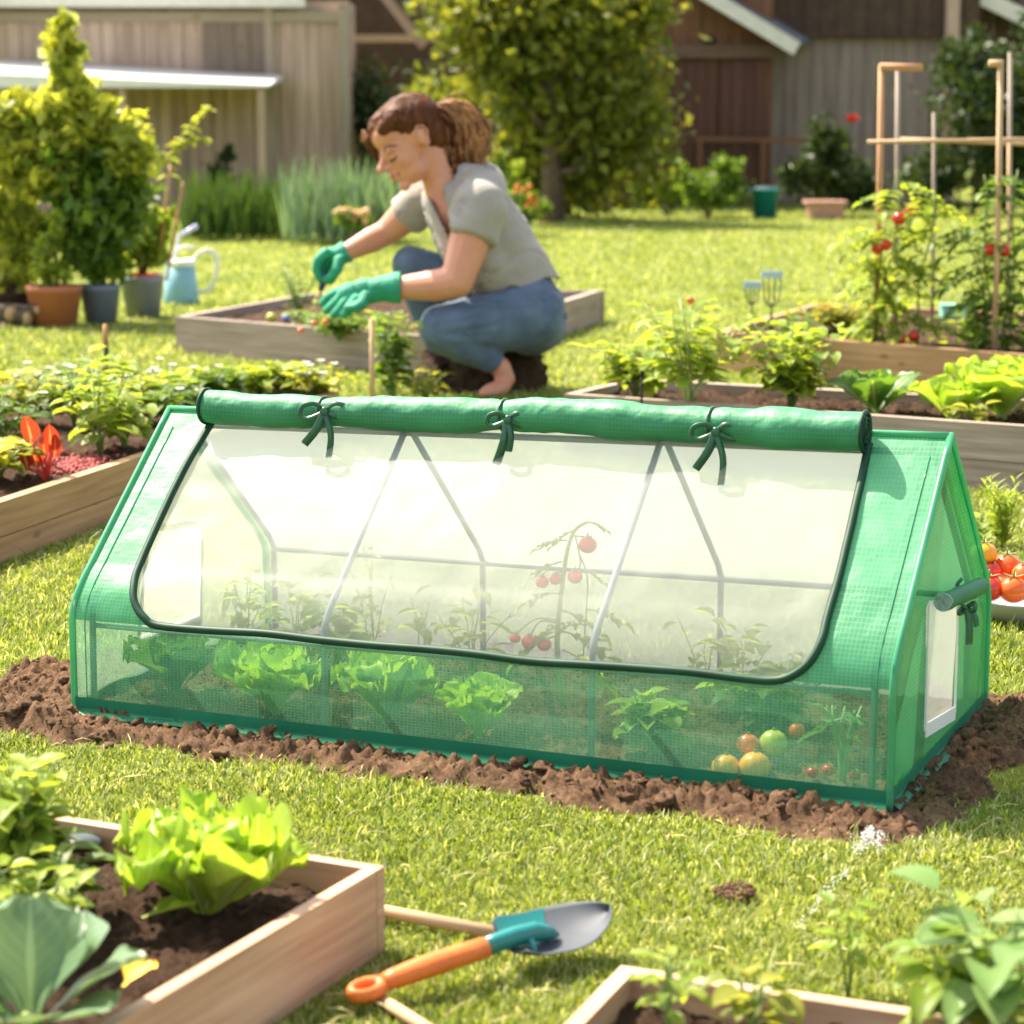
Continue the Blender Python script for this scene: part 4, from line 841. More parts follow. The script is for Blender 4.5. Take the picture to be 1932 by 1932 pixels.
# ------------------------------------------------------------ trowel and sticks
TT=G(1150,1716,.055); HH=G(652,1880,.022); ax=(TT-HH); LT=ax.length; ax.normalize(); sdv=Vector((0,0,1)).cross(ax).normalized(); sdv=(sdv+Vector((0,0,.18))).normalized(); upv=ax.cross(sdv)
tw=thing('trowel','garden trowel with orange handle and steel blade on the grass','trowel',(HH.x,HH.y,0))
def TL(x,y,z): return HH+ax*x*LT+sdv*y+upv*z
def bladef(a,b):
    x=.60+.40*a; wd=.056*(min(1,(a+.10)/.2)**.5*(1 if a<.45 else math.cos((a-.45)/.55*PI/2)**.62)) if a<.999 else .0005
    y=(b*2-1)*wd; return TL(x,y,-.010+.020*(b*2-1)**2*(1-a*.5)+.012*math.sin(a*PI)*-1+.008*a)
def bladel(m):
    mm,nt,out=newmat(m); b=N(nt,'ShaderNodeBsdfPrincipled'); b.inputs['Roughness'].default_value=.32; b.inputs['Metallic'].default_value=.75
    tc=N(nt,'ShaderNodeTexCoord'); sx=N(nt,'ShaderNodeSeparateXYZ'); nt.links.new(tc.outputs['UV'],sx.inputs[0]); f,_=noisen(nt,60,5)
    s=mathn(nt,'ADD',mathn(nt,'ADD',mathn(nt,'MULTIPLY',sx.outputs[0],1.0),mathn(nt,'MULTIPLY',sx.outputs[1],-.55)),mathn(nt,'MULTIPLY',f,.15))
    nt.links.new(ramp(nt,s,[(.0,(.36,.37,.38)),(.02,(.12,.25,.26)),(.3,(.4,.42,.43))]),b.inputs['Base Color']); nt.links.new(b.outputs[0],out.inputs[0]); return mm
BLADE=basic('worn_steel',(.085,.095,.11),(.055,.065,.08),.5,14,spec=.3)
m_=MB(); m_.surf(bladef,24,16); bo=m_.build('blade',BLADE,tw,True); sm=bo.modifiers.new('s','SOLIDIFY'); sm.thickness=.0016; sm.offset=0
TG=basic('teal_enamel',(.01,.2,.19),(.008,.15,.15),.28,5,spec=.6)
def bp(a,b): 
    p=bladef(a,b); return p+upv*.0022
m_=MB(); m_.surf(lambda a,b: bladef(.02+a*(.42+.18*b)*.9,.5+b*.48)+upv*.0016,10,8); m_.build('enamel_patch',TG,tw,True)
m_=MB(); m_.tube([TL(.50,0,.004),TL(.55,0,.006),TL(.62,0,.0065),TL(.70,0,.0035),TL(.76,0,-.006),TL(.795,0,-.013)],[.0135,.013,.0135,.014,.010,.003],16,sq=.95,ref=upv); m_.tube([TL(.655,-.03,-.006),TL(.665,-.016,.0),TL(.67,0,.0)],[.003,.005,.008],8); m_.tube([TL(.655,.03,-.006),TL(.665,.016,.0),TL(.67,0,.0)],[.003,.005,.008],8); m_.build('ferrule',TG,tw,True)
m_=MB(); m_.tube([TL(.13,0,.002),TL(.17,0,.003),TL(.24,0,.004),TL(.32,0,.005),TL(.42,0,.005),TL(.51,0,.004)],[.0105,.0125,.014,.0145,.014,.0138],18,ref=upv,sq=1.12)
# looped end with a hole
n1,n2=36,14; vs=[]
for i in range(n1):
    a=2*PI*i/n1; cx=.074+.052*math.cos(a); cy=.0125*math.sin(a); t=Vector((-.052*LT*math.sin(a),.0125*math.cos(a),0)).normalized(); nrm=Vector((t.y,-t.x,0))
    for j in range(n2):
        b=2*PI*j/n2; rr=.0066+.003*max(0,math.cos(a)); q=nrm*math.cos(b)*rr; vs.append(TL(cx,0,0)+sdv*(cy+q.y)+ax*q.x+upv*(math.sin(b)*.0095))
m_.add(vs,[(i*n2+j,((i+1)%n1)*n2+j,((i+1)%n1)*n2+(j+1)%n2,i*n2+(j+1)%n2) for i in range(n1) for j in range(n2)])
m_.build('handle',basic('orange_handle',(.72,.2,.035),(.6,.14,.025),.42,12,.12,60,spec=.45),tw,True)
m_=MB(); a=G(727,1698,.012)+Vector((-.25,.09,0)); b=G(968,1766,.02); m_.tube([a,a.lerp(b,.5),b],[.009,.0095,.009],14); 
st=m_.build('wooden_stick',M['wood_stick'],loc=(b.x,b.y,0),world=True); tag(st,'pale wooden stick running from the bed corner to the trowel blade','stick')
m_=MB(); a=G(690,1868,.008); b=G(860,1975,.012); m_.tube([a,a.lerp(b,.5),b],[.008,.0085,.008],14); 
st=m_.build('wooden_stick',M['wood_stick'],loc=(a.x,a.y,0),world=True); tag(st,'pale wooden stick under the orange handle, cut by the bottom edge','stick')
# water spray and bare patch
m_=MB(); r_=random.Random(61); wc_=G(1640,1612,0)
for k in range(260):
    t=r_.random()**.6; a=r_.uniform(-1,1); u=1642+a*38*t; v=1556+60*t*r_.random()+18*abs(a)
    c=P(u,v,wc_.y+r_.uniform(-.03,.03)); m_.ell(c,r_.uniform(.0006,.0016),n=6,m=4)
for k in range(110):
    t=r_.random(); u=1600-95*t+r_.gauss(0,5); v=1640+110*t**1.2+r_.gauss(0,6); b=G(u,v+20,0); m_.ell(P(u,v,b.y),r_.uniform(.0005,.0013),n=6,m=4)
tag(m_.build('water_spray',basic('water_drops',(.85,.87,.9),(.8,.82,.86),.05,spec=1.0)),'small burst of water drops at the front right corner of the greenhouse','water',kind='stuff')
m_=MB(); pc=G(1385,1690,0)
for k in range(140):
    a=r_.uniform(0,6.3); q=r_.random()**.5; c=Vector((pc.x+math.cos(a)*q*.03,pc.y+math.sin(a)*q*.03,lawnz(pc.x,pc.y)+.006+r_.random()*.008)); m_.ell(c,r_.uniform(.002,.006),n=6,m=5)
tag(m_.build('soil_patch',M['soil_red']),'small bare patch of brown earth in the lawn','soil',kind='stuff')
# ------------------------------------------------------------ inside the greenhouse
def gin(s,t,z=.018): b=GA+GE*s+GF*t; return Vector((b.x,b.y,z))
def st_for(u,v,z=.02):
    q=G(u,v,z)-GA; return q.dot(eu)/GE.length,q.dot(fu)/GF.length
def gpos(u,v): return G(u,v,.018)
lettuce('lettuce','pale lettuce seen through the mesh left of the first front pole',gpos(520,1345),.088,26,41,ruf=.15,h=1.05,zs=1.5)
lettuce('lettuce','round light green lettuce just right of the first front pole in the greenhouse',gpos(728,1362),.092,28,42,ruf=.15,h=1.05,zs=1.5)
lettuce('lettuce','dim green lettuce behind the mesh midway along the greenhouse',gpos(903,1392),.07,20,43,ruf=.1,h=1.05,zs=1.5)
lettuce('lettuce','dark green leafy head near the left end inside the greenhouse',gpos(330,1310),.09,18,44,mat=M['leaf'],ruf=.1,h=1.05,zs=1.4)
leafy('herb_plant','bright green broad leaved herb inside, right of the second front pole',gpos(1228,1425),.105,.06,9,8,.052,M['leaf_bright'],45,asp=.75)
leafy('leafy_plant','green leafy clump behind the yellow squashes in the greenhouse',gpos(1450,1375),.1,.1,12,8,.045,M['leaf'],46)
for (u,v,r,mt,lb) in ((1369,1447,27,'gourd','yellow round squash at the lower left of the greenhouse pile'),(1424,1446,31,'gourd','largest yellow round squash at the front of the greenhouse pile'),(1411,1404,22,'tomato_orange','orange tomato topmost on the greenhouse squash pile'),(1459,1402,28,'gourd_green','yellow green round squash at the upper right of the pile'),(1503,1378,16,'tomato_orange','small orange tomato right of the yellow green squash')):
    b=G(u,v+r*.9,.004); Yq=b.y if v>1420 else G(1400,1472,.004).y+(.04 if v>1390 else .07); c=P(u,v,Yq); rr=r*Yq/FPX; o=thing('squash' if 'squash' in lb.split(' in ')[0] and mt!='tomato_orange' else 'tomato',lb,'squash' if mt!='tomato_orange' else 'tomato',(c.x,c.y,c.z-rr))
    m_=MB(); n=30; vs=[]; k=14
    for i in range(k+1):
        a=PI*i/k
        for j in range(n):
            bb=2*PI*j/n; q=rr*(1+.025*math.cos(bb*10))*math.sin(a); vs.append((q*math.cos(bb),q*math.sin(bb),rr+rr*.93*math.cos(a)))
    m_.add(vs,[(i*n+j,(i+1)*n+j,(i+1)*n+(j+1)%n,i*n+(j+1)%n) for i in range(k) for j in range(n)]); m_.build('fruit',M[mt],o)
    m_=MB(); m_.tube([(0,0,rr*1.85),(0.002,0,rr*2.1)],.0025,6); m_.build('stalk',M['stem'],o)
for (u,v,r,lb) in ((1533,1457,12,'small red tomato on the soil, nearest the yellow squashes'),(1563,1452,13,'small red tomato at the left foot of the pale stalked plant'),(1613,1463,12,'small red tomato by the right end of the front mesh')):
    b=G(u,v+r,.02); c=P(u,v,b.y); rr=r*b.y/FPX; o=thing('tomato',lb,'tomato',(c.x,c.y,c.z-rr)); tomato_fruit(o,(0,0,rr),rr,M['tomato'],'fruit')
o=leafy('chard_plant','pale stalked upright plant near the right end inside the greenhouse',gpos(1588,1478),.15,.05,5,3,.055,M['leaf'],47,asp=.3,stemm=M['stem_pale'],stemr=.005,bare=.6)
# tomato vine inside
vb=P(1060,1240,gin(.6,.42).y); Yv=vb.y
o=thing('tomato_vine','thin tomato vine with red fruit behind the clear greenhouse window','tomato plant',(vb.x,Yv,.015)); ms=MB(); ml=MB(); r_=random.Random(50)
def V(u,v,dy=0): return P(u,v,Yv+dy)-o.location
main=cat([tuple(V(1062,1330)),tuple(V(1052,1240)),tuple(V(1052,1180)),tuple(V(1060,1110)),tuple(V(1070,1040)),tuple(V(1085,1000)),tuple(V(1108,985))],5); ms.tube(main,[.006-.0035*i/len(main) for i in range(len(main))],7)
for pts in (((1075,1012),(1096,1012),(1107,1018)),((1060,1080),(1040,1072),(1022,1085)),((1062,1090),(1052,1080),(1048,1088)),((1085,1010),(1095,1060),(1087,1080)),((1052,1170),(1010,1168),(975,1195)),((1050,1175),(1020,1172),(1000,1200)),((1050,1185),(1035,1180),(1028,1205)),((1095,1050),(1108,1090),(1106,1150),(1100,1240))): ms.tube(cat([tuple(V(*q)) for q in pts],4),.0016,5)
for (u,v,du,dv,L) in ((1085,1000,-.9,.2,.04),(1070,1020,-1,-.2,.045),(1108,985,1,-.1,.03),(1060,1060,-1,.1,.05),(1100,1075,1,.1,.035),(1055,1120,-1,-.3,.05),(1055,1150,1,.1,.07),(1050,1190,1,-.1,.085),(1048,1200,-1,.2,.07),(1104,1150,1,-.2,.06),(1052,1180,-1,.3,.06),(1060,1225,1,.2,.08),(1106,1180,-.8,-.4,.05)): tomato_leaf(ml,ms,V(u,v),(du,r_.uniform(-.4,.4),-dv),L*1.25,r_)
ml.build('leaves',M['leaf_glow'],o); ms.build('stem',M['stem_pale'],o)
for (u,v,r) in ((1109,1028,18),(1023,1098,13),(1048,1093,12),(1085,1088,15),(972,1204,11),(998,1211,15),(1027,1216,14)): c=V(u,v,-.01); tomato_fruit(o,c,r*Yv/FPX,M['tomato'])
def inback(u,t,name,label,**k):
    # on the soil at depth fraction t under column u
    lo,hi=0,1
    for _ in range(30):
        m=(lo+hi)/2
        if proj(gin(m,t))[0]<u: lo=m
        else: hi=m
    return leafy(name,label,gin(lo,t),**k)
inback(560,.55,'seedling','yellow green leafy seedling behind the clear film near the left pole',h=.2,spread=.07,stems=4,per=6,lsz=.06,stemr=.0018,stemm=M['stem_pale'],mat=M['leaf_glow'],seed=51)
inback(705,.7,'seedling','feathery pale herb seedling behind the clear film',h=.26,spread=.07,stems=4,per=10,lsz=.028,stemr=.0018,stemm=M['stem_pale'],mat=M['leaf_glow'],seed=52,asp=.4)
inback(800,.6,'seedling','spoon leaved seedling in the middle of the clear window',h=.2,spread=.06,stems=3,per=3,lsz=.07,stemr=.0018,stemm=M['stem_pale'],mat=M['leaf_glow'],seed=53,asp=.4)
inback(640,.6,'seedling','low pale lettuce like seedling just right of the left window pole',h=.15,spread=.08,stems=6,per=6,lsz=.06,stemr=.0018,stemm=M['stem_pale'],mat=M['leaf_glow'],seed=54)
inback(890,.75,'seedling','dark narrow leaved seedling by the middle rear pole',h=.17,spread=.1,stems=6,per=5,lsz=.06,stemr=.0018,stemm=M['stem_pale'],mat=M['leaf_glow'],seed=55,asp=.35)
inback(1400,.6,'seedling','grey green leafy plant low in the right part of the clear window',h=.2,spread=.09,stems=5,per=6,lsz=.06,stemr=.0018,stemm=M['stem_pale'],mat=M['leaf_glow'],seed=56)
inback(1330,.7,'seedling','sparse thin stemmed plant by the right rear pole',h=.17,spread=.12,stems=4,per=4,lsz=.04,stemr=.0018,stemm=M['stem_pale'],mat=M['leaf_glow'],seed=57)
inback(1470,.5,'seedling','bushy seedling at the right corner of the clear window',h=.15,spread=.08,stems=6,per=6,lsz=.04,stemr=.0018,stemm=M['stem_pale'],mat=M['leaf_glow'],seed=58)
inback(470,.8,'seedling','low green seedling beside the left vent inside the greenhouse',h=.16,spread=.08,stems=4,per=6,lsz=.05,stemr=.0018,stemm=M['stem_pale'],mat=M['leaf_glow'],seed=59)
# ------------------------------------------------------------ right front bed plants
zs=.17
leafy('pepper_plant','tall pepper plant with one orange pepper on top, right behind the greenhouse',G(1300,772,zs),.34,.2,12,9,.105,M['leaf_bright'],61,asp=.5,stemr=.005,stemm=M['stem_pale'],fl=(M['tomato_orange'],[(.0,0,.352)],'b',.013,'pepper'))
leafy('leafy_plant','low dense leafy clump at the left end of the grey bed',G(1200,752,zs),.17,.2,15,9,.085,M['leaf_bright'],62,asp=.5)
leafy('herb_plant','bushy herb plant between the pepper and the chard in the grey bed',G(1492,775,zs),.27,.18,14,12,.08,M['leaf_bright'],63,asp=.7,fl=(M['leaf_white'],[(rnd(-.09,.09),rnd(-.09,.05),rnd(.12,.24)) for _ in range(7)],'petal',.008))
lettuce('chard_plant','dark glossy chard in the grey bed left of the frilly lettuce',G(1652,778,zs),.15,11,64,mat=M['chard'],h=1.05,cat_='chard',ruf=.06)
lettuce('lettuce','light green upright lettuce between the chard and the frilly one',G(1795,792,zs),.13,12,65,h=1.05,ruf=.07)
lettuce('lettuce','tall frilly pale lettuce at the right edge of the grey bed',G(1890,785,zs),.2,22,66,h=1.05,ruf=.13)
leafy('leafy_plant','yellowing low leaves under the frilly lettuce at right',G(1830,800,zs),.06,.1,7,4,.06,M['leaf_yellow'],67)
lb=MB(); lb.tube([(0,0,-.01),(0,0,.12)],.004,6); lb.ell((0,0,.12),(.007,.007,.012)); tag(lb.build('plant_marker',DARK,loc=G(1228,775,zs)-Vector((.03,0,0))),'thin black marker stick at the left end of the grey bed','marker')
# ------------------------------------------------------------ right rear bed
def stake(name,label,u,vb,vt,Y,r,mat,lean=0,cat_='stake',tip=None):
    a=P(u,vb,Y); b=P(u+lean,vt,Y); o=thing(name,label,cat_,(a.x,Y,0)); m_=MB(); m_.tube([Vector((a.x,Y,.1)),a.lerp(b,.5)+Vector((.004,0,0)),b],[r,r*.98,r*.92],10); m_.build('pole',mat,o,True)
    if tip:
        m_=MB(); c=P(tip[0],tip[2],Y-.005); d=P(tip[1],tip[3],Y-.005); m_.tube([c,d],r*1.15,12); m_.build('cross_handle',mat,o,True)
    return o
stake('stake','tall orange wooden stake with a cross handle on top',1652,640,122,9.9,.0135,M['wood_orange'],11,tip=(1660,1741,126,128))
stake('stake','weathered grey stake just behind the orange cross handled one',1688,640,130,10.4,.011,M['wood_grey'],6)
stake('stake','short grey pointed stake in the middle of the tomato frame',1758,640,212,11.0,.009,M['wood_grey'],4)
stake('stake','tan stake with a short grey cap left of the right edge',1876,655,118,9.6,.0125,M['wood_stick'],12,tip=(1866,1893,120,120))
stake('stake','grey pointed stake behind the capped tan stake',1900,640,98,10.6,.011,M['wood_grey'],6)
stake('stake','short tan stake at the far right of the tomato frame',1900,560,270,10.2,.009,M['wood_stick'],4)
for (u0,v0,u1,v1,Y,lb) in ((1637,268,1990,262,9.75,'thin wooden rail tied across the front of the tomato stakes'),(1690,262,1990,274,10.5,'thin wooden rail crossing behind the tomato stakes')):
    m_=MB(); a=P(u0,v0,Y); b=P(u1,v1,Y); m_.tube([a,b],.009,8); tag(m_.build('cross_rail',M['wood_stick'],loc=a,world=True),lb,'rail')
def tomato_plant(label,u,vb,Y,hts,fruits,seed,hgt_v,spread=60):
    b=P(u,vb,Y); o=thing('tomato_plant',label,'tomato plant',(b.x,Y,.12)); r=random.Random(seed); ms=MB(); ml=MB()
    for (us,ue,ve) in hts:
        pts=[P(us,vb,Y)-o.location]; 
        for i in range(1,9): t=i/8; pts.append(P(us+(ue-us)*t+8*math.sin(t*7+us),vb+(ve-vb)*t,Y+.05*math.sin(t*5))-o.location)
        ms.tube(pts,[.006-.0004*i for i in range(9)],7)
        for i in range(1,9):
            for k in range(3):
                a=r.uniform(0,6.3); p=pts[i].lerp(pts[i-1],r.random()); tomato_leaf(ml,ms,p,(math.cos(a),math.sin(a)*.7,r.uniform(-.2,.5)),r.uniform(.09,.2),r)
    ml.build('leaves',M['leaf_bright'] if seed%2 else M['leaf'],o); ms.build('stem',M['stem'],o)
    for (fu_,fv,fr) in fruits: tomato_fruit(o,P(fu_,fv,Y-.06)-o.location,fr*Y/FPX,M['tomato'])
tomato_plant('tall tomato plant with four red fruits on the orange stake',1665,650,9.85,[(1650,1700,320),(1690,1665,420),(1730,1760,360),(1670,1640,470)],[(1697,412,14),(1721,397,13),(1671,462,12),(1655,468,12),(1698,640,11),(1724,634,12)],71,0)
tomato_plant('leafy tomato plant with two red fruits on the right stake',1880,660,9.7,[(1880,1850,330),(1890,1925,320),(1870,1830,440),(1900,1960,420)],[(1868,470,14),(1893,473,13)],72,0)
for (u,v,Y,lb,sc,g) in ((1418,608,10.3,'small hand fork with green grip and pale head, left one',1.0,True),(1455,612,10.15,'wider hand fork with black grip stuck upright beside the smaller one',1.25,False)):
    b=P(u,v,Y); o=thing('hand_fork',lb,'hand fork',(b.x,Y,b.z-.04)); m_=MB(); hgt=(.075)*sc
    m_.tube([(0,0,0),(0,0,.075)],.009,10); m_.build('handle',basic('lime_grip',(.35,.55,.08),(.3,.5,.06),.4) if g else TRIM,o)
    m_=MB(); m_.tube([(0,0,.07),(0,0,.12)],.004,8); 
    for k in (-1,-.33,.33,1): m_.tube([(0,0,.115),(k*.018*sc,0,.13),(k*.026*sc,-.004,.15),(k*.032*sc,0,.2*sc)],[.0035,.003,.003,.003],6)
    m_.build('tines',basic('dark_steel',(.05,.07,.09),(.04,.05,.06),.35,metal=.5),o)
    m_=MB(); m_.box((0,0,.205*sc),(.075*sc,.012,.03)); bo=m_.build('head',basic('pale_blue_head',(.45,.62,.72),(.38,.54,.64),.4),o,smooth=False); bv=bo.modifiers.new('b','BEVEL'); bv.width=.005; bv.segments=3
zr=.14
leafy('flower_clump','yellow orange marigold clump in the warm brown bed',G(1580,628,zr),.13,.26,20,8,.07,M['leaf_yellow'],73,cat_='flowers',fl=(M['flower_yellow'],[(rnd(-.2,.2),rnd(-.2,.1),rnd(.07,.13)) for _ in range(22)],'petal',.02))
leafy('leafy_plant','broad leaved green plant spilling over the front of the brown bed',G(1500,655,zr),.12,.14,9,5,.08,M['leaf'],74)
leafy('leafy_plant','low green plants at the foot of the right tomato stake',G(1830,640,zr),.1,.2,12,7,.05,M['leaf_bright'],75)
lb=MB(); lb.box((0,0,.03),(.13,.1,.05)); lb.box((0,0,.062),(.14,.11,.012)); bo=lb.build('seed_tray',basic('mint_plastic',(.25,.6,.42),(.2,.5,.36),.4),loc=G(1800,600,zr),smooth=False); tag(bo,'mint green plastic tub between the two tomato plants','tub'); bv=bo.modifiers.new('b','BEVEL'); bv.width=.006; bv.segments=3
# ------------------------------------------------------------ bowl of tomatoes, herb
Bc=G(1930,1168,0); bo=thing('bowl','grey bowl heaped with tomatoes on the lawn at right','bowl',(Bc.x,Bc.y,0)); k=Bc.y/FPX; zt=P(1930,1128,Bc.y).z; rb=98*k
m_=MB(); m_.lathe([(0,.004),(rb*.6,.002),(rb*.68,.012),(rb*.93,zt*.7),(rb*1.0,zt),(rb*1.02,zt+.004),(rb*.97,zt),(rb*.9,zt*.75),(rb*.6,.02),(0,.016)],(0,0,0),40); m_.build('dish',basic('grey_enamel',(.38,.4,.37),(.32,.34,.31),.35),bo)
for (u,v,r,mt,dy,lb) in ((1856,1045,26,'tomato_orange',.02,'orange yellow tomato at the top left of the bowl'),(1866,1110,28,'tomato',-.04,'bright red tomato at the left rim of the bowl'),(1868,1078,22,'tomato',.0,'small red tomato below the yellow one in the bowl'),(1912,1112,29,'tomato_orange',-.05,'orange red tomato at the front of the bowl'),(1900,1068,27,'tomato_orange',.03,'pale orange tomato at the top middle of the bowl'),(1935,1085,28,'tomato_orange',-.01,'orange tomato at the right edge of the photo'),(1950,1115,28,'tomato',-.03,'red tomato cut by the right edge of the photo')):
    c=P(u,v,Bc.y+dy); rr=r*(Bc.y+dy)/FPX; o=thing('tomato',lb,'tomato',(c.x,c.y,c.z-rr)); tomato_fruit(o,(0,0,rr),rr,M[mt] if lb[0:6]!='orange' or 'yellow' not in lb else M['gourd'],'fruit')
o=thing('herb_plant','narrow leaved rosemary like herb behind the tomato bowl','plant',G(1890,1035,0)); m_=MB(); r_=random.Random(80)
for kx in range(17):
    a=r_.uniform(0,6.3); l=r_.uniform(.05,.6); h=r_.uniform(.09,.19); pts=[Vector((0,0,-.01)),Vector((math.cos(a)*l*h*.5,math.sin(a)*l*h*.5,h*.55)),Vector((math.cos(a)*l*h,math.sin(a)*l*h,h))]
    for j in range(22): t=.15+.85*j/22; p=pts[0].lerp(pts[1],t*2) if t<.5 else pts[1].lerp(pts[2],t*2-1); b=j*2.4; m_.leaf(p,(math.cos(b),math.sin(b),.9),.035,.006,nl=3,curl=.2)
m_.build('leaves',M['leaf_bright'],o); m_=MB(); m_.tube([(0,0,-.01),(0,0,.1)],.003,6); m_.build('stem',M['stem'],o)
leafy('leafy_plant','broad bright leaves between the greenhouse end and the herb',G(1848,1030,0),.09,.06,5,4,.06,M['leaf_bright'],81,asp=.6)
# ------------------------------------------------------------ left bed planting
zl=.132
def LB(u,v): return G(u,v,zl)
r_=random.Random(90)
o=thing('chard_plant','red leaved chard with scarlet leaves near the front of the left bed','chard',LB(88,905)); ml=MB(); ms=MB()
for (dx,hz,w,L) in ((-.045,.07,.045,.07),(-.035,.0,.035,.05),(.02,.05,.04,.065),(.0,.035,.03,.05),(-.07,-.0,.04,.05),(.035,.03,.03,.06)):
    b_=Vector((dx*.7,rnd(-.02,.02),.03+hz)); ms.tube([(0,0,-.01),(dx*.3,0,.02+hz*.5),b_],.004,6); ml.leaf(b_,(dx*3,-.25,1),L*1.25,w*1.2,up=Vector((.1,1,.1)),curl=.2,fold=.2)
ml.build('leaves',M['redleaf'],o); ms.build('stem',M['flower_red'],o)
kinds=[('leaf_bright',.6,'light green'),('leaf',.5,'mid green'),('leaf_yellow',.6,'yellow green'),('leaf_bright',.8,'round leaved'),('leaf',.7,'dark leaved')]
spots=[(190,860,.2,0,'with a tall oval leaf in the middle of the left bed'),(235,845,.13,3,'beside the greenhouse edge in the left bed'),(140,805,.15,1,'behind the red chard'),(60,800,.12,2,'at the left edge of the bed under the white blooms'),(10,850,.14,1,'cut by the left edge above the board'),(25,760,.14,2,'tall at the back left of the bed'),(110,770,.13,4,'in front of the hand spade'),(215,790,.15,0,'between the hand spade and the greenhouse'),(290,770,.13,2,'with white flowers behind the greenhouse top corner'),(350,752,.11,3,'low behind the dark end of the roll'),(420,755,.13,1,'behind the roll left of the first bow'),(490,745,.13,0,'loosely clustered behind the first bow'),(545,742,.14,3,'tallest one right behind the first bow'),(600,748,.12,2,'pale one between the first bow and the bamboo stake'),(170,760,.12,3,'small one beside the spade blade'),(0,905,.08,2,'low one at the left edge near the front board'),(330,800,.1,4,'hidden partly by the greenhouse corner')]
for i,(u,v,h,k,w) in enumerate(spots):
    mt,asp,ds=kinds[k]; Yp=LB(u,v).y; nf=r_.choice([0,0,4,6,8])
    fl=None
    if nf: fl=(M['leaf_white'] if i%5 else M['flower_yellow'],[(r_.uniform(-.14,.14),r_.uniform(-.14,.08),h*r_.uniform(.6,1.2)) for _ in range(nf)],'petal',.022)
    leafy('bed_plant','%s plant %s'%(ds,w),LB(u,v),h*(1.3 if v>775 else .72),.15,8,8,.08,M[mt],100+i,asp=asp,group='mixed plants filling the left raised bed',fl=fl)
m_=MB(); 
for kx in range(380):
    p=G(150+r_.gauss(0,30),878+r_.gauss(0,9),.13)
    if not bool(inq(np.array(p.x),np.array(p.y),q_l,-.05)): continue
    m_.ell(p+Vector((0,0,r_.uniform(0,.01))),r_.uniform(.004,.007),n=6,m=4)
tag(m_.build('red_mulch',basic('red_petals',(.5,.1,.09),(.3,.06,.05),.7)),'patch of reddish pink fallen petals on soil in the left bed','petals',kind='stuff')
o=thing('hand_spade','small spade with wooden handle standing in the left bed','spade',(LB(212,735).x,LB(212,735).y,0.1)); Ys=LB(212,735).y
m_=MB(); m_.tube([P(198,612,Ys),P(200,655,Ys)],[.008,.0095],12); m_.build('handle',M['wood_orange'],o,True); m_=MB(); m_.tube([P(200,655,Ys),P(201,690,Ys)],[.009,.008],12); m_.build('shaft',TRIM,o,True)
m_=MB(); a=P(214,712,Ys); m_.box(a,(.075,.008,.075)); bo=m_.build('blade',basic('rusty_steel',(.12,.09,.06),(.07,.05,.035),.6,metal=.3),o,True,smooth=False)
m_=MB(); a=P(95,720,8.5); m_.tube([Vector((P(35,0,8.55).x,8.55,a.z)),Vector((P(185,0,8.5).x,8.5,a.z))],.03,10); tag(m_.build('log',M['wood_grey'],loc=(a.x,8.5,a.z),world=True),'short weathered log lying along the back of the left bed','log')
# stake and vine in front of the woman
Yq=8.75; b=P(702,760,Yq); m_=MB(); m_.tube([Vector((b.x,Yq,-.02)),P(702,602,Yq)],.0095,10); tag(m_.build('bamboo_stake',M['wood_stick'],loc=(b.x,Yq,0),world=True),'tan bamboo stake standing behind the roll left of the woman','stake')
leafy('leafy_plant','round leaved plant trailing round the bamboo stake beside the knee',Vector((P(735,0,8.95).x,8.95,0)),.36,.1,8,11,.065,M['leaf'],120,asp=.9,fl=(M['flower_pink'],[(.09,-.05,.31)],'petal',.016))
# bed planting by the hands
zw=.13
leafy('leafy_plant','green leafy crop under the gloved hands in the weathered bed',G(640,640,zw),.12,.22,14,9,.065,M['leaf'],121,fl=(M['tomato_orange'],[(-.1,-.1,.08),(-.16,-.12,.05),(-.05,-.14,.09),(-.02,-.1,.11)],'b',.013,'fruit'))
leafy('leafy_plant','tall compound leaved plant left of the raised glove',G(565,600,zw),.26,.17,8,8,.07,M['leaf'],122,asp=.35,stemr=.005)
leafy('leafy_plant','bright leafy crop between the raised glove and the back board',G(650,612,zw),.16,.2,12,9,.075,M['leaf_bright'],161,asp=.5)
leafy('leafy_plant','low dark green crop at the front board under the gloves',G(600,628,zw),.1,.16,10,8,.06,M['leaf'],162,asp=.6)
leafy('leafy_plant','light green round leaves under the lower glove',G(725,652,zw),.15,.1,9,6,.05,M['leaf_bright'],123,asp=.8)
for (u,v,r,mt,lb) in ((540,608,8,'lavender','small lavender ball on the soil of the weathered bed'),(512,610,10,'gourd_green','pale green ball beside the lavender one in the weathered bed')):
    c=G(u,v,zw); rr=r*c.y/FPX; m_=MB(); m_.ell((0,0,rr),rr); tag(m_.build('ball',basic('lavender_skin',(.2,.3,.6),(.2,.25,.5),.5) if mt=='lavender' else M[mt],loc=c),lb,'ball')
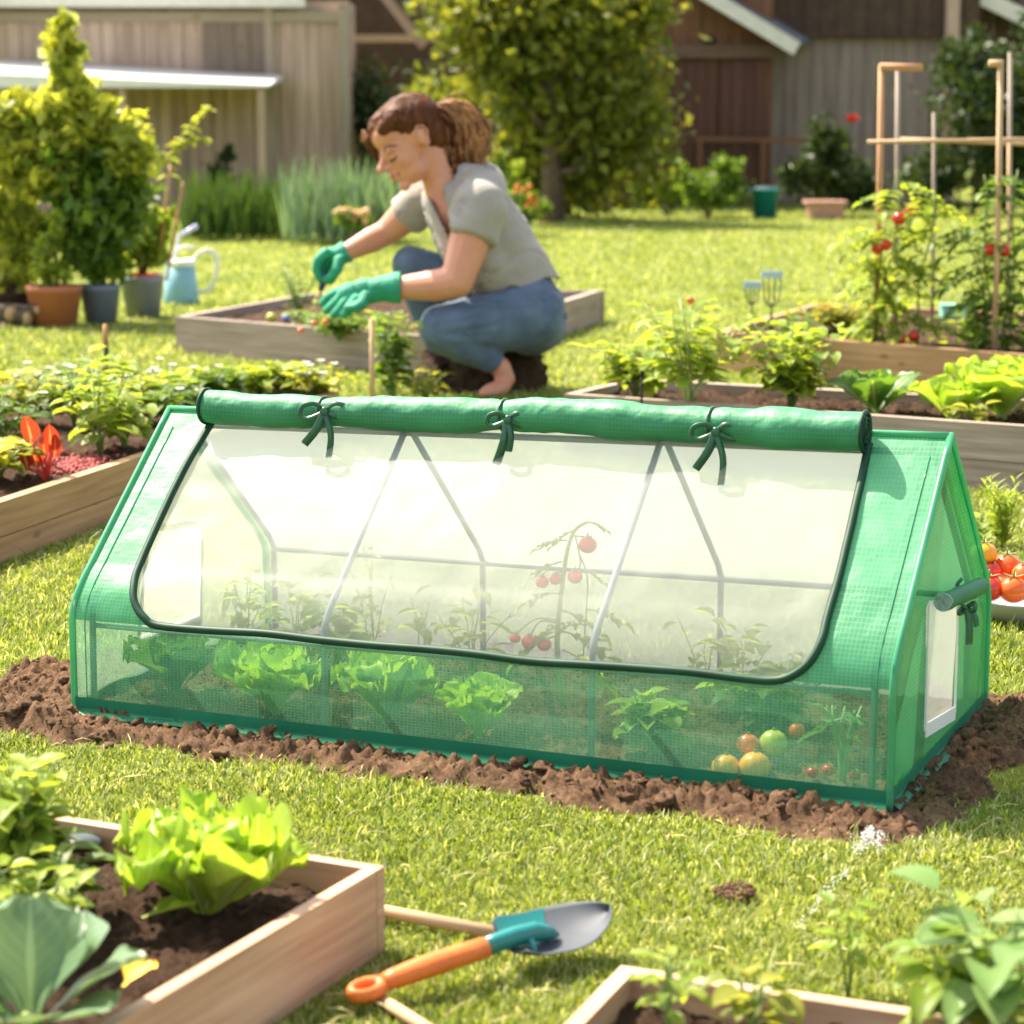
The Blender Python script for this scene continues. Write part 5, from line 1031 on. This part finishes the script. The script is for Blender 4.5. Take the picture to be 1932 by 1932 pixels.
# ------------------------------------------------------------ pots on the left
def potpx(name,label,ul,ur,vt,vb,mat,inner=None,bw=.78):
    u=(ul+ur)/2; b=G(u,vb-4,0); Y=b.y; k=Y/FPX; zt=P(u,vt+8,Y-.0).z; return pot('plant_pot',label,b.x,Y,zt,(ur-ul)/2*k,(ur-ul)/2*k*bw,zt,mat,inner=inner),Y,b.x,zt
p1,Y1,X1,Z1=potpx('a','terracotta pot with a small light green plant, left of the blue pot',52,156,530,618,TERRA)
p2,Y2,X2,Z2=potpx('b','blue grey pot holding the big bushy shrub',153,228,528,612,POTB)
p3,Y3,X3,Z3=potpx('c','grey pot with an orange inner rim and a lime green plant',230,310,512,600,POTG,inner=M['tomato_orange'])
def potshrub(label,Y,x,z,blobs,n,ls,mat,seed,cat_='shrub',stems=7):
    o=thing('potted_shrub',label,cat_,(x,Y,z)); m_=MB(); cloud(m_,blobs,n,ls,seed=seed,clump=.33,shell=.2); m_.build('foliage',mat,o,True)
    m_=MB(); r=random.Random(seed)
    for k in range(stems): bc=r.choice(blobs)[0]; m_.tube([(x+r.uniform(-.02,.02),Y,z-.03),((x+bc[0])/2,Y,(z+bc[2])/2),bc],[.012,.008,.004],5)
    m_.build('stem',M['bark'],o,True); return o
Yb_=Y2
LEAFB=leafm('shrub_leaf_gold',(.52,.55,.09),(.14,.22,.03),tw=.5)
bsh=potshrub('big bushy shrub with gold tipped leaves growing in the blue pot',Yb_,X2,Z2,[blob(110,330,Yb_,60,70),blob(240,300,Yb_-.08,35,60),blob(120,250,Yb_,75,65),blob(200,240,Yb_,60,60),blob(130,180,Yb_,62,60),blob(120,100,Yb_,45,55),blob(118,40,Yb_,16,38)],2900,.06,LEAFB,131,stems=12)
m_=MB(); cloud(m_,[blob(175,430,Yb_,80,80),blob(160,340,Yb_+.03,85,80),blob(225,370,Yb_,50,75),blob(185,485,Yb_,62,38)],3000,.055,seed=77,clump=.36,shell=.2); m_.build('lower_foliage',M['leaf'],bsh,True)
potshrub('small light green bush in the terracotta pot',Y1,X1,Z1,[blob(100,510,Y1,32,22),blob(85,470,Y1,22,30),blob(110,430,Y1,16,30)],1300,.03,M['leaf_bright'],132)
potshrub('compact lime bush in the grey pot with the orange rim',Y3,X3,Z3,[blob(270,440,Y3,42,40),blob(300,415,Y3,30,22),blob(250,470,Y3,26,35),blob(290,480,Y3,28,30)],2600,.032,M['leaf_bright'],133)
Yl=Y1+.25
tb=thing('planter_tub','dark wooden tub at the far left beside the cut logs','planter',(P(0,0,Yl).x,Yl,0)); m_=MB(); zz=P(0,548,Yl).z; m_.lathe([(0,0),(.17,0),(.2,zz),(.21,zz),(.18,zz-.01),(0,zz-.02)],(P(0,0,Yl).x-.02,Yl,0),24); m_.build('tub',M['bark'],tb,True)
potshrub('yellow green shrub filling the left edge above the wooden tub',Yl,P(0,0,Yl).x,.18,[blob(20,500,Yl,50,50),blob(0,400,Yl,60,60),blob(50,320,Yl,50,55),blob(0,260,Yl,60,60),blob(40,210,Yl,45,35),blob(70,440,Yl,30,50)],2600,.06,LEAFB,134,stems=9)
o=thing('potted_sapling','thin sapling with large sunlit leaves reaching right over the grey pot','plant',(X3,Y3+.1,Z3)); ml=MB(); ms=MB(); r_=random.Random(140)
for pts in (((285,510),(300,420),(318,330),(325,290),(360,240),(395,205)),((318,330),(300,290),(275,265),(262,235)),((325,290),(350,270),(385,262))):
    q=cat([tuple(P(a,b,Y3+.1)) for a,b in pts],4); ms.tube(q,[.006-.004*i/len(q) for i in range(len(q))],6)
    for c in q[max(0,len(q)//2-2 if pts[0]==(285,510) else 2):]:
        for kx in range(3): a=r_.uniform(0,6.3); ml.leaf(c,(math.cos(a),math.sin(a),r_.uniform(-.3,.5)),r_.uniform(.05,.09),.036,curl=.5)
ml.build('leaves',LEAFB,o,True); ms.build('stem',M['stem'],o,True)
for (u0,v0,u1,v1,lb) in ((306,405,322,310,'leftmost of the two bamboo canes in the grey pot'),(322,430,345,342,'leaning bamboo cane nearest the watering can')):
    a=P(u0-8,v0+100,Y3-.05); b=P(u1,v1,Y3-.02); m_=MB(); m_.tube([a,b],.0085,8); tag(m_.build('bamboo_cane',M['wood_orange'],loc=a,world=True),lb,'cane')
for i,(u,v,r) in enumerate(((20,592,17),(52,600,14),(8,618,15),(70,585,9))):
    Yk=Y1-.12; c=P(u,v,Yk); rr=r*Yk/FPX; o=thing('log',['cut log with a pale round end, largest in the pile at left','cut log end resting against the terracotta pot','bottom log of the pile cut by the left edge','thin branch end beside the terracotta pot'][i],'log',(c.x,Yk,c.z-rr),group='cut logs piled at the left edge')
    m_=MB(); m_.tube([c,c+Vector((-.25,.22,0))],rr,14,cap=True); m_.build('bark_log',M['bark'],o,True); m_=MB(); m_.tube([c+Vector((.0,-.0,0)),c+Vector((.006,-.005,0))],rr*.88,14); m_.build('cut_end',M['wood_stick'],o,True)
# watering can
b=G(342,574,0); Yw=b.y; k=Yw/FPX; wc=thing('watering_can','pale blue watering can with white handles beside the grey pot','watering can',(b.x,Yw,0)); WHP=basic('white_plastic',(.8,.8,.79),(.76,.76,.76),.35); BLP=basic('pale_blue_plastic',(.22,.45,.52),(.19,.4,.47),.4)
zt=P(342,498,Yw).z; m_=MB(); m_.lathe([(0,0),(33*k,0),(34*k,.01),(27*k,zt),(25*k,zt),(30*k,.015)],(b.x,Yw,0),30); m_.build('body',BLP,wc,True)
m_=MB(); m_.lathe([(27.5*k,zt-.012),(29*k,zt),(29*k,zt+.02),(24*k,zt+.028),(23*k,zt)],(b.x,Yw,0),30); m_.build('rim',WHP,wc,True)
m_=MB(); m_.tube(cat([tuple(P(u,v,Yw)) for u,v in ((362,500),(372,482),(392,472),(408,485),(408,515),(396,545),(372,552))],5),.013,10,sq=.6); m_.build('handle',WHP,wc,True)
m_=MB(); m_.tube(cat([tuple(P(u,v,Yw-.02)) for u,v in ((326,500),(330,478),(345,467),(366,468))],5),.013,10,sq=.7); m_.build('top_handle',WHP,wc,True)
m_=MB(); m_.tube([P(316,500,Yw+.05),P(305,455,Yw+.05),P(316,447,Yw+.05)],[.012,.008,.008],8); m_.build('spout',BLP,wc,True)
m_=MB(); m_.tube([P(337,446,Yw+.15),P(372,426,Yw+.15)],[.012,.017],12); m_.tube([P(322,520,Yw+.15),P(337,446,Yw+.15)],[.006,.007],8); tag(m_.build('spray_wand',basic('lavender_plastic',(.55,.55,.8),(.5,.5,.72),.35),loc=P(322,520,Yw+.15),world=True),'lavender spray wand propped behind the watering can','wand')
leafy('seedling','small yellow flower on a thin stem in the sunny grass by the bed corner',G(455,740,0),.09,.02,3,3,.03,M['leaf_bright'],141)
# stump and earth under the woman
def stf(a,b):
    return None
m_=MB(); r_=random.Random(150); Xs=P(900,0,9.45).x
m_.ell((Xs,9.55,-.02),(.27,.2,.22),n=60,m=30)
m_.ell((Xs+.12,9.58,.06),(.15,.15,.2),n=40,m=20); m_.ell((Xs-.13,9.5,.0),(.14,.14,.12),n=40,m=20)
def sd(p): return .05*noise.noise(p*9)+.025*noise.noise(p*24)
remeshed(m_,'earth_mound',soilm('dark_earth',(.10,.06,.035),(.02,.013,.009)),None,.012,0,sd,loc=(Xs,9.5,0)); tag(bpy.data.objects['earth_mound'],'dark rough earth mound under the crouching woman','mound')
leafy('leafy_plant','scrubby green weeds at the foot of the earth mound',Vector((P(800,0,9.1).x,9.1,0)),.13,.14,8,7,.05,M['leaf_yellow'],151)
# ------------------------------------------------------------ the woman
Y0=9.42; k0=Y0/FPX
def Q(u,v,dy=0.0): return P(u,v,Y0+dy)
PL=Q(940,742).copy()
SKIN=basic('skin',(.66,.31,.195),(.6,.26,.155),.5,12,.08,150,sss=.12)
SHIRT=basic('grey_tee',(.36,.33,.295),(.31,.285,.255),.9,10,.3,45,sheen=.2); JEANS=basic('blue_denim',(.13,.19,.28),(.05,.085,.14),.85,7,.25,260,sheen=.1)
GLOVE=basic('green_glove',(.02,.36,.2),(.01,.24,.13),.65,22,.5,90); HAIR=basic('auburn_hair',(.14,.048,.016),(.055,.018,.008),.5,40,.5,70,spec=.12,mapscale=(1,1,.4)); HAIR_SUN=basic('sunlit_auburn_hair',(.5,.25,.1),(.26,.11,.045),.45,30,.4,60,spec=.35)
def rp(r): return r*k0
body=MB()
# head frame
hc=Q(772,268,.0); dn=Vector((.49,0,-.87)).normalized(); yaw=R(24)
fw0=Vector((-.87,0,-.49)).normalized(); sidev=Vector((0,-1,0)) # toward camera = her left
fw=(fw0*math.cos(yaw)+sidev*math.sin(yaw)).normalized(); up_=-dn; lf=up_.cross(fw).normalized(); fw=lf.cross(up_).normalized()
HS=.0141*1.08
HMt=Matrix((fw,lf,up_)).transposed()
def Hd(f,l,u): return hc+(fw*f+lf*l+up_*u)*HS
def he(mb,c,r,rot=None,n=20,m=14):
    Mx=HMt@(rot or Matrix.Identity(3)); mb.ell(Hd(*c),tuple(x*HS for x in r),Mx,n,m)
def headparts(mb):
    he(mb,(-1.2,0,2.6),(8.9,7.0,8.0),n=32,m=22); he(mb,(3.4,0,-1.4),(5.0,5.9,7.6),n=28,m=20); he(mb,(3.1,0,-6.2),(4.8,4.9,4.1)); he(mb,(7.0,0,-9.2),(1.7,2.1,1.5))
    for s in (-1,1):
        he(mb,(5.0,s*3.3,-2.8),(2.6,2.4,2.8)); he(mb,(7.1,s*2.3,.7),(1.2,2.6,.9)); he(mb,(6.1,s*2.7,-1.1),(1.5,1.7,1.2)); he(mb,(8.9,s*.95,-3.2),(.95,.8,.75))
        he(mb,(-1.2,s*6.6,-.6),(1.7,.9,2.9),Matrix.Rotation(.2,3,'Y')); he(mb,(-1.0,s*7.1,.9),(1.9,.5,1.5))
    he(mb,(4.6,0,4.0),(4.0,5.4,4.2)); mb.tube([Hd(7.9,0,.6),Hd(9.3,0,-1.2),Hd(10.9,0,-2.6)],[.8*HS,.8*HS,1.05*HS],12); mb.ell(Hd(10.8,0,-2.75),1.15*HS)
    he(mb,(8.2,0,-4.7),(.9,1.6,.9)); he(mb,(8.4,0,-5.5),(.9,1.9,.6)); he(mb,(8.1,0,-6.6),(.95,1.6,.7))
headparts(body)
# neck, torso, arms
body.chain([Q(812,292,.03),Q(830,335,.03),Q(848,380,.03)],[rp(38),rp(34),rp(42)])
body.chain([Q(865,400,.04),Q(905,450,.06),Q(950,510,.06),Q(990,560,.06)],[rp(58),rp(72),rp(66),rp(62)])
body.chain([Q(846,368,-.0),Q(842,400,.0)],[rp(24),rp(22)])
LSH=Q(905,392,-.13); LEL=Q(862,532,-.22); LWR=Q(752,543,-.17)
RSH=Q(800,378,.2); REL=Q(728,440,.24); RWR=Q(652,477,.14)
body.chain([LSH,LSH.lerp(LEL,.5)+Vector((.0,0,0)),LEL,],[rp(42),rp(38),rp(31)]); body.chain([LEL,LEL.lerp(LWR,.35)+Vector((0,0,-.006)),LWR],[rp(31),rp(30),rp(21)])
body.chain([RSH,RSH.lerp(REL,.5),REL],[rp(38),rp(33),rp(25)]); body.chain([REL,REL.lerp(RWR,.35),RWR],[rp(25),rp(25),rp(17)])
# near lower leg and foot (skin)
LKN=Q(838,620,-.16); LAN=Q(945,692,-.12); LHIP=Q(1002,598,-.06)
RKN=Q(776,500,.2); RAN=Q(845,700,.2); RHIP=Q(985,585,.14)
body.chain([Q(905,668,-.13),LAN,Q(952,712,-.12)],[rp(26),rp(19),rp(18)]); 
body.chain([Q(955,714,-.12),Q(945,732,-.14),Q(925,737,-.20),Q(912,741,-.24)],[rp(17),rp(17),rp(14),rp(9)],12)
for i in range(5): body.tube([Q(918-i*1.0+i*7,739,-.235+i*.01),Q(908+i*7,744,-.262+i*.013)],[rp(6.5-i*.6),rp(5-i*.5)],8); body.ell(Q(908+i*7,744,-.262+i*.013),rp(5.4-i*.5),n=8,m=6)
body.chain([Q(835,690,.2),RAN,Q(835,728,.17),Q(812,736,.12)],[rp(24),rp(18),rp(16),rp(11)],12)
person=remeshed(body,'person',SKIN,None,.005,7,loc=PL)
tag(person,'woman in grey tee and jeans crouching with green gloves on, brown hair in a ponytail','person')
def child(mb,name,mat,vox,sm,disp=None): 
    o=remeshed(mb,name,mat,None,vox,sm,disp,loc=PL); o.parent=person; o.location=(0,0,0); return o
def kid(mb,name,mat,smooth=True):
    mb.v=[tuple(Vector(v)-PL) for v in mb.v]; o=mb.build(name,mat,person,smooth=smooth); return o
# shirt
sh_=MB()
sh_.chain([Q(880,378,.06),Q(912,440,.05),Q(952,502,.05),Q(985,545,.05),Q(1000,572,.04)],[rp(66),rp(80),rp(76),rp(71),rp(70)],24)
sh_.chain([Q(862,392,.0),Q(890,450,-.02),Q(925,505,-.02)],[rp(54),rp(60),rp(58)],20)
sh_.chain([Q(842,385,.08),Q(868,440,.08),Q(905,500,.06)],[rp(44),rp(50),rp(56)],20)
sh_.ell(LSH,rp(50),n=24,m=14); sh_.tube([LSH,LSH.lerp(LEL,.2),LSH.lerp(LEL,.41)],[rp(50),rp(49),rp(47)],26)
sh_.chain([Q(905,352,.06),LSH],[rp(48),rp(44)],20)
sh_.chain([Q(850,352,.12),RSH],[rp(34),rp(42)],20); sh_.tube([RSH,RSH.lerp(REL,.5)],[rp(42),rp(38)],22)
sh_.chain([Q(900,345,.08),Q(880,345,.02)],[rp(44),rp(36)],18)
fold_dir=Vector((.6,0,.8))
def sdf(p):
    q=(p-PL)
    f=-.012*max(0,1-3*abs(math.sin(17*(q.x*.35+q.z*.9)+4*noise.noise(q*4))))*max(0,min(1,(.8-q.z)/.3))+.011*math.sin(34*(q.x*.55+q.z*.85)+5*noise.noise(q*6))*max(0,min(1,(.62-q.z)/.25))
    return f+.011*noise.noise(Vector((q.x*10,q.y*8,q.z*16)))
shirt=child(sh_,'shirt',SHIRT,.008,4,sdf)
# cut sleeve ends and neckline flat with booleans by deleting vertices
def cut(o,tests):
    bm=bmesh.new(); bm.from_mesh(o.data); dele=[v for v in bm.verts if any(t(v.co+PL) for t in tests)]; bmesh.ops.delete(bm,geom=dele,context='VERTS'); bm.to_mesh(o.data); bm.free(); o.data.update()
ael=(LEL-LSH).normalized(); arl=(REL-RSH).normalized(); hemn=(Q(950,600)-Q(940,540)).normalized()
vA=Q(792,345,-.05); 
def hemt(p):
    u,v=proj(p); return v> 567-(u-905)*.22 and u>880
def vneck(p):
    u,v=proj(p)
    t=(v-330)/(452-330)
    return -.2<t<1 and (u-(806+47*t))>-(1-t)*14-2 and (u-(806+47*t))<(1-t)*24+2 and p.y<Y0-.02
def necktop(p):
    u,v=proj(p); return (p-Q(832,330,.03)).length<rp(42)
hemc=lambda p:(lambda u,v: u>868 and v>560-(u-905)*.235+4*math.sin(u*.09))(*proj(p))
cut(shirt,[vneck,necktop,hemc])
so2=shirt.modifiers.new('s','SOLIDIFY'); so2.thickness=.006; so2.offset=1
# collar and cuff hems
m_=MB(); vn=[(800,336,-.03),(803,352,-.12),(812,385,-.14),(828,420,-.15),(850,455,-.15),(858,430,-.15),(864,400,-.15),(868,372,-.14),(872,348,-.08)]
# jeans
jn=MB()
jn.chain([Q(1003,585,.05),Q(1004,606,.0)],[rp(64),rp(66)],26); jn.chain([Q(990,556,.05),Q(1000,580,-.02)],[rp(60),rp(63)],22)
jn.chain([LHIP,LHIP.lerp(LKN,.5)+Vector((0,0,.0)),LKN],[rp(66),rp(56),rp(47)],26)
jn.chain([LKN+Vector((.01,0,-.01)),LKN.lerp(LAN,.35)+Vector((.01,0,-.005)),LKN.lerp(LAN,.8)],[rp(46),rp(39),rp(27)],24)
jn.chain([RHIP,RHIP.lerp(RKN,.5),RKN],[rp(58),rp(46),rp(38)],24); jn.chain([RKN,RKN.lerp(RAN,.45),RKN.lerp(RAN,.9)],[rp(37),rp(33),rp(24)],22)
def jdf(p):
    q=p-PL; d=(p-(LKN+Vector((.06,0,.01)))).length; h=(p-LHIP).length
    cr=-.022*max(0,1-abs((q-(LKN-PL)-Vector((.09,0,.02))).z*9))*math.exp(-((p-(LKN+Vector((.1,0,0)))).length/.12)**2)*(abs(math.sin(42*(q.z-.25*q.x)+3*noise.noise(q*6)))<.3)
    return cr+.010*noise.noise(q*11)+.011*math.exp(-(d/.11)**2)*math.sin(70*(q.x*.2+q.z)+4*noise.noise(q*9))+.009*math.exp(-(h/.12)**2)*math.sin(60*(q.x*.9-q.z*.5))
jeans=child(jn,'jeans',JEANS,.008,5,jdf)
def ptrace(pts,dy,r,mat,name,n=6,parent=None):
    m_=MB(); m_.tube([Q(u,v,dy) for u,v in pts],rp(r),n); return kid(m_,name,mat)
# project helper: nearest surface point toward camera on an object
def onsurf(o,u,v,off=.002):
    r_=ray(u,v).normalized(); org=Vector((0,0,CH)); base=PL
    ok,loc,nrm,_=o.ray_cast(org-base,r_)
    return (loc+base+nrm*off) if ok else P(u,v,Y0-.2)
bpy.context.view_layer.update()
STI=basic('denim_seam',(.16,.22,.31),(.12,.17,.25),.8); 
for pts in (((860,580),(900,574),(950,577),(985,577),(1020,568)),((1010,528),(1030,533),(1052,527)),((1000,562),(1030,560),(1045,545),(1050,530)),((870,620),(890,632),(915,655),(935,676))):
    m_=MB(); q=cat([tuple(map(float,p)) for p in pts],4); m_.tube([onsurf(jeans,a,b,.001) for a,b in q],.0022,5); kid(m_,'seam',STI)
# waistband
m_=MB(); q=cat([(925.,558.),(960.,556.),(1000.,547.),(1030.,536.),(1056.,520.)],5)
# glove hands
def glove(mb_,wr,palm,fing,thumb,rw,rpalm):
    mb_.chain([wr]+palm,[rw]+[rpalm]*len(palm),14)
    for f in fing: mb_.chain(f[0],f[1],10)
    mb_.chain(thumb[0],thumb[1],10)
gl=MB(); d=-.17
gl.tube([Q(756,543,-.17),Q(745,543,-.17),Q(722,545,-.17),Q(700,549,-.17)],[rp(30),rp(29),rp(24),rp(23)],20)
gl.ell(Q(690,550,-.17),(rp(34),rp(20),rp(25)),Matrix.Rotation(-.12,3,'Y')); gl.ell(Q(664,556,-.17),(rp(28),rp(22),rp(24)))
for (a,b,c,e,dy) in (((660,545),(636,552),(618,562),(609,572),-.13),((658,552),(640,566),(626,578),(616,586),-.16),((662,560),(648,576),(638,588),(630,594),-.195),((672,566),(662,580),(655,588),(648,594),-.22)):
    gl.chain([Q(*a,dy),Q(*b,dy-.01),Q(*c,dy-.005),Q(*e,dy)],[rp(11.5),rp(10.5),rp(9.5),rp(8)],10)
gl.chain([Q(690,560,-.21),Q(682,574,-.24),Q(672,580,-.25),Q(656,582,-.25)],[rp(12),rp(11),rp(9.5),rp(8.5)],10)
child(gl,'glove',GLOVE,.0042,3,lambda p:.0018*noise.noise(p*45))
g2=MB(); dy=.14
g2.tube([Q(656,474,dy),Q(648,478,dy),Q(638,483,dy)],[rp(22),rp(21),rp(19)],20)
g2.ell(Q(630,487,dy),(rp(24),rp(17),rp(22)),Matrix.Rotation(.5,3,'Y'))
for (a,b,c,e,dd) in (((615,478),(601,490),(597,508),(603,524),.10),((618,484),(607,500),(606,518),(611,530),.13),((625,494),(617,508),(618,520),(622,530),.165),((634,500),(630,512),(628,520),(626,528),.19)):
    g2.chain([Q(*a,dd),Q(*b,dd),Q(*c,dd),Q(*e,dd)],[rp(11.5),rp(10.5),rp(9.5),rp(8)],10)
g2.chain([Q(640,492,.08),Q(636,508,.06),Q(626,522,.07),Q(616,528,.09)],[rp(12),rp(11),rp(9.5),rp(8)],10)
child(g2,'glove',GLOVE,.0042,3,lambda p:.0018*noise.noise(p*45))
# snips held in the far glove
sn=thing('pruning_snips','small dark pruning snips held in the raised green glove','snips',Q(612,528,.1)); m_=MB()
m_.tube([Q(614,512,.095),Q(608,535,.1),Q(604,548,.1)],[rp(6),rp(6),rp(4)],8); m_.tube([Q(622,514,.11),Q(612,535,.1),Q(606,548,.1)],[rp(5),rp(5),rp(4)],8); m_.build('grip',basic('navy_grip',(.02,.06,.14),(.015,.04,.1),.35),sn,True)
m_=MB(); m_.tube([Q(606,544,.1),Q(601,558,.1),Q(598,572,.1)],[rp(3.5),rp(3),rp(1)],6,sq=.4); m_.tube([Q(604,544,.1),Q(604,560,.1),Q(603,572,.1)],[rp(3),rp(2.5),rp(1)],6,sq=.4); m_.build('blade',basic('copper_blade',(.7,.42,.3),(.6,.35,.25),.3,metal=.4),sn,True)
# face details
BROWN=basic('dark_brow',(.09,.045,.025),(.06,.03,.02),.7); LIP=basic('lip',(.55,.17,.13),(.5,.15,.11),.4)
def fsurf(f,l,u,off=.001):
    # from a point in head space cast to the head surface from outside
    tgt=Hd(f,l,u); src=Hd(f+14,l*1.6,u); dr=(tgt-src).normalized(); ok,loc,nrm,_=person.ray_cast(src-PL,dr)
    return loc+PL+nrm*off if ok else tgt
for s in (-1,1):
    m_=MB(); m_.tube([fsurf(6,s*1.5,.7),fsurf(6,s*2.6,1.5),fsurf(5.5,s*3.8,1.4),fsurf(4.5,s*5.0,.6)],[.25*HS,.36*HS,.32*HS,.14*HS],6); kid(m_,'eyebrow',BROWN)
    m_=MB(); m_.tube([fsurf(6,s*1.6,-1.4),fsurf(6,s*2.5,-2.0),fsurf(5.5,s*3.5,-2.0),fsurf(5,s*4.5,-1.5)],[.1*HS,.24*HS,.26*HS,.12*HS],6)
    for j in range(7):
        l=s*(1.9+j*.42); p=fsurf(6,l,-1.97); m_.tube([p,p+(fw*.55-up_*.75+lf*s*.2)*HS*.9],[.07*HS,.02*HS],4)
    kid(m_,'eyelash',BROWN)
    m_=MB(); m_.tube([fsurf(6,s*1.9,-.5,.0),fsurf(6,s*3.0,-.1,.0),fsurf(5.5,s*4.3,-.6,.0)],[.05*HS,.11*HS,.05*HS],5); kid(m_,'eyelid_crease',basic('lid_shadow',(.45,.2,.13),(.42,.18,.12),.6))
m_=MB(); m_.tube([fsurf(8,-2.1,-5.75,-.001),fsurf(8,-1,-5.35,-.0005),fsurf(8,0,-5.5,-.0005),fsurf(8,1,-5.35,-.0005),fsurf(8,2.1,-5.75,-.001)],[.1*HS,.42*HS,.42*HS,.42*HS,.1*HS],8); m_.tube([fsurf(8,-1.9,-5.95,-.001),fsurf(8,0,-6.6,-.0005),fsurf(8,1.9,-5.95,-.001)],[.1*HS,.55*HS,.1*HS],8); kid(m_,'lips',LIP)
m_=MB(); m_.tube([fsurf(8,-2.2,-5.85,.001),fsurf(8,0,-5.98,.002),fsurf(8,2.2,-5.85,.001)],.09*HS,5); kid(m_,'mouth_line',BROWN)
# ear folds
for s in (1,):
    m_=MB(); e=lambda f,u,o=7.55: Hd(f,s*o,u); m_.tube([e(-.2,-2.6,7.2),e(-2.2,-1.4),e(-3.0,.4),e(-2.4,2.0),e(-.9,2.5),e(.2,1.6),e(.3,.4,7.2)],.3*HS,7); kid(m_,'ear_rim',SKIN)
# hair cap
hr_=MB()
he(hr_,(-2.6,0,3.9),(9.0,7.9,8.0),n=36,m=24); he(hr_,(-5.2,0,.3),(5.6,7.0,6.4),n=26,m=18)
for s in (-1,1):
    he(hr_,(1.8,s*4.3,7.0),(4.8,3.4,3.0),Matrix.Rotation(.35,3,'Y')); he(hr_,(-1.4,s*5.9,4.2),(5.6,2.2,2.9),Matrix.Rotation(-.35,3,'Y')); he(hr_,(-6.0,s*2.4,-2.4),(3.2,3.6,4.0))
    he(hr_,(5.4,s*4.0,6.4),(2.6,2.4,2.0),Matrix.Rotation(.6,3,'Y'))
he(hr_,(3.8,-1.2,8.0),(4.6,4.2,2.6),Matrix.Rotation(.4,3,'Y')); he(hr_,(7.4,-4.8,4.2),(2.2,2.0,3.4)); he(hr_,(7.6,-5.6,1.6),(1.1,1.2,2.6))
hair=child(hr_,'hair',HAIR,.006,5,lambda p:.0015*math.sin(90*((p-hc).dot(lf)*1.0+(p-hc).dot(up_)*.5)+9*noise.noise((p-hc)*9)))
cut(hair,[lambda p: False])
# strands swept from hairline to the tie
TIE=Q(815,214,.03)
st_=MB(); st2=MB(); r_=random.Random(200); bpy.context.view_layer.update()
def hsurf(p,off):
    d=(p-hc); ok,loc,nrm,_=hair.ray_cast((hc+d.normalized()*.35)-PL,-d.normalized())
    return loc+PL+nrm*off if ok else p
for i in range(380):
    l=r_.uniform(-7.5,7.5); st=Hd(8.4-abs(l)*.9,l,6.6-abs(l)*.42+r_.uniform(-.6,.6)) if r_.random()<.6 else Hd(r_.uniform(-2,5),math.copysign(7.6,l),r_.uniform(2.2,4.5))
    ps=[]
    for j in range(7):
        t=j/6; ps.append(hsurf(st.lerp(TIE,t)+ (up_*.06*math.sin(t*PI)),r_.uniform(-.001,.0015)))
    (st_ if r_.random()<.7 else st2).tube(ps,[.001]+[.0018]*5+[.0014],4)
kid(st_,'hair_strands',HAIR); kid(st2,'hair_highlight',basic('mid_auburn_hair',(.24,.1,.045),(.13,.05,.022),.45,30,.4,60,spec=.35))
m_=MB(); m_.ell(TIE,(.022,.026,.026)); kid(m_,'hair_tie',basic('hair_tie',(.12,.1,.1),(.08,.07,.07),.6))
# ponytail: many wavy locks
pt=MB(); pl_=MB()
cl=[(815,212),(850,208),(880,232),(893,265),(885,300),(868,330),(846,352)]
for i in range(430):
    r1=r_.gauss(0,1.15); r2=r_.gauss(0,1.15); far=r_.random(); ph=(i%5)*1.3+r_.uniform(-.3,.3)
    sp=r_.random()
    if sp<.45: base=[(815,212),(852,203),(882,225),(898,258),(895,290),(888,310)]
    elif sp<.75: base=[(815,214),(843,222),(865,250),(872,285),(862,315),(850,338)]
    else: base=[(812,216),(826,240),(836,270),(838,300),(834,330),(846,356)]
    q=cat([(float(a),float(b)) for a,b in base],4); n=len(q); ps=[]
    for j,(a,b) in enumerate(q):
        t=j/(n-1); w=(3+12*math.sin(min(1,t*1.6)*PI/2)); ps.append(Q(a+r1*w*.75+8*t*math.sin(t*17+ph),b+r2*w*.65+5*t*math.cos(t*15+ph),.03+.05*math.sin(i*1.7)*min(1,t*2)))
    cutn=max(8,int(n*r_.uniform(.75,1))); ps=ps[:cutn]; rr=[rp(1.2)]+[rp(1.6)]*(len(ps)-3)+[rp(1.0),rp(.4)]
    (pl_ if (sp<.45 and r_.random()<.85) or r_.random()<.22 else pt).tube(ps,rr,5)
kid(pt,'ponytail',HAIR); kid(pl_,'ponytail_sunlit',HAIR_SUN)  # sunlight on the ponytail's right rim is put into these paler locks' colour
wv=MB()
for i in range(46):
    a=r_.uniform(-1,1); b=Hd(8.6-abs(a)*2,a*6-1,7+r_.uniform(-1,1)); wv.tube([b,b+Vector((-.012,0,.006)),b+Vector((-.02+r_.uniform(-.01,.01),0,-.012-r_.random()*.03))],[.001,.0009,.0004],3)
kid(wv,'stray_hair',HAIR_SUN)
